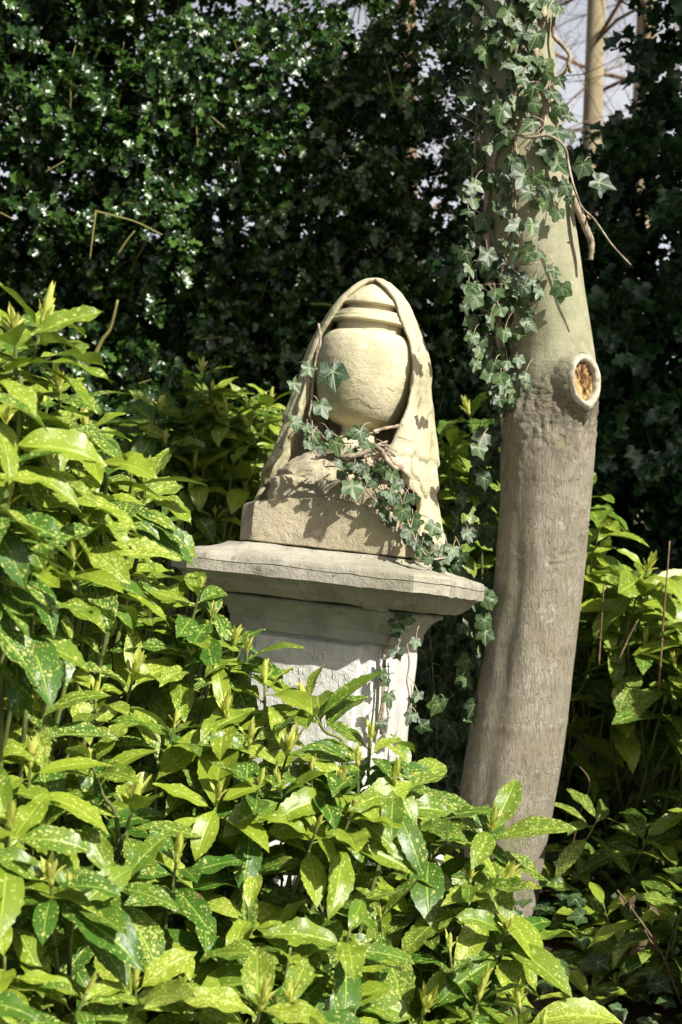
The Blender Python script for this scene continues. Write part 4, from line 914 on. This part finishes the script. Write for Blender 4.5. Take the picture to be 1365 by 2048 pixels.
crown_tree('tall unseen evergreen tree added beyond the right edge to shade the holly', (3.6, 3.6, 0), .2, 7.5, [((3.5, 3.6, 4.2), 1.0), ((4.1, 3.3, 5.4), 1.1), ((4.4, 3.0, 6.6), 1.1), ((5.0, 3.9, 5.5), 1.2), ((3.3, 4.4, 3.2), .8)], 15000, .16, 51)

# ================================================================ SMALL THINGS
def stalk(label, pts, r0, r1, mat=None):
    a = Acc(); c = curve(pts, 6); tube(a, c, [r0+(r1-r0)*i/(len(c)-1) for i in range(len(c))], 6, .08)
    for i in range(4, len(c)-2, 7): tube(a, [c[i]-Vector((0, 0, .003)), c[i], c[i]+Vector((.0, 0, .003))], [r0*.9, r0*1.7, r0*.9], 6)
    tag(a.build('dry_stalk', mat or M['twig']), label, 'plant stalk', 'bare stalks in the laurel on the right')
stalk('tallest thin reddish bare stalk, standing near the right edge', [P(1318, 1380, 4.15), P(1328, 1230, 4.15), P(1340, 1082, 4.15)], .0036, .0022)
stalk('short thin bare stalk just right of the big trunk', [P(1198, 1330, 4.15), P(1203, 1250, 4.15), P(1208, 1168, 4.15)], .003, .0022)
stalk('slanting short bare stalk between the two upright ones', [P(1238, 1320, 4.15), P(1258, 1275, 4.15), P(1275, 1242, 4.15)], .003, .0025)
stalk('dark bent bare stalk low down right of the big trunk', [P(1145, 1690, 4.2), P(1160, 1630, 4.2), P(1180, 1565, 4.2), P(1152, 1525, 4.22)], .003, .002)
# withered seedling in the bottom right shade
e = empty('withered_seedling', tuple(P(1330, 2048, 3.3))); tag(e, 'withered seedling with curled papery brown leaves in the bottom right shade', 'plant')
a = Acc(); tube(a, curve([P(1365, 2010, 3.3), P(1320, 1900, 3.3), P(1262, 1815, 3.3), P(1235, 1780, 3.3)], 6), .0022, 5); tube(a, curve([P(1320, 1900, 3.3), P(1300, 1880, 3.28), P(1290, 1860, 3.28)], 4), .002, 5); a.build('stem', M['twig'], e)
a = Acc(); pos = []; D = []; Nn = []
for (u, v, s_) in ((1262, 1800, .05), (1240, 1790, .045), (1270, 1790, .04), (1295, 1880, .07), (1310, 1870, .07), (1285, 1885, .065), (1300, 1810, .06)):
    pos.append(P(u, v, 3.3)); D.append(Vector((random.gauss(0, .6), -.2, random.gauss(-.7, .4)))); Nn.append(Vector((.3, -1, .4)))
aucuba_leaves(a, pos, D, Nn, [.034, .03, .028, .045, .05, .045, .034], wid=.2, fold=np.full(7, .5)); a.build('leaf', M['dry'], e)
# fallen leaves and ground ivy
rr = random.Random(8); pos = []; D = []; Nn = []
for _ in range(5000):
    x = rr.uniform(-2.5, 3); y = rr.uniform(2, 8); pos.append((x, y, .05*nz((x*.7, y*.7, 0))+rr.uniform(.004, .03))); D.append((rr.gauss(0, 1), rr.gauss(0, 1), rr.gauss(0, .25))); Nn.append((rr.gauss(0, .3), rr.gauss(0, .3), 1))
a = Acc(); holly_leaves(a, pos, D, Nn, rng.uniform(.04, .08, len(pos)), False); tag(a.build('leaf_litter', M['dry']), 'brown fallen leaves lying on the ground under the shrubs', 'leaf litter', kind='stuff')
pos = []; D = []; Nn = []
for _ in range(700):
    x = rr.uniform(.3, 2.2); y = rr.uniform(2.8, 5.5); pos.append((x, y, rr.uniform(.06, .22))); an = rr.uniform(0, 6.28); D.append((math.cos(an), math.sin(an), -.2)); Nn.append((rr.gauss(.1, .3), rr.gauss(-.4, .3), 1))
a = Acc(); ivy_leaves(a, pos, D, Nn, rng.uniform(.03, .05, len(pos))); tag(a.build('ground_ivy', M['ivy']), 'ivy carpeting the ground in the shade on the right', 'ground cover', kind='stuff')
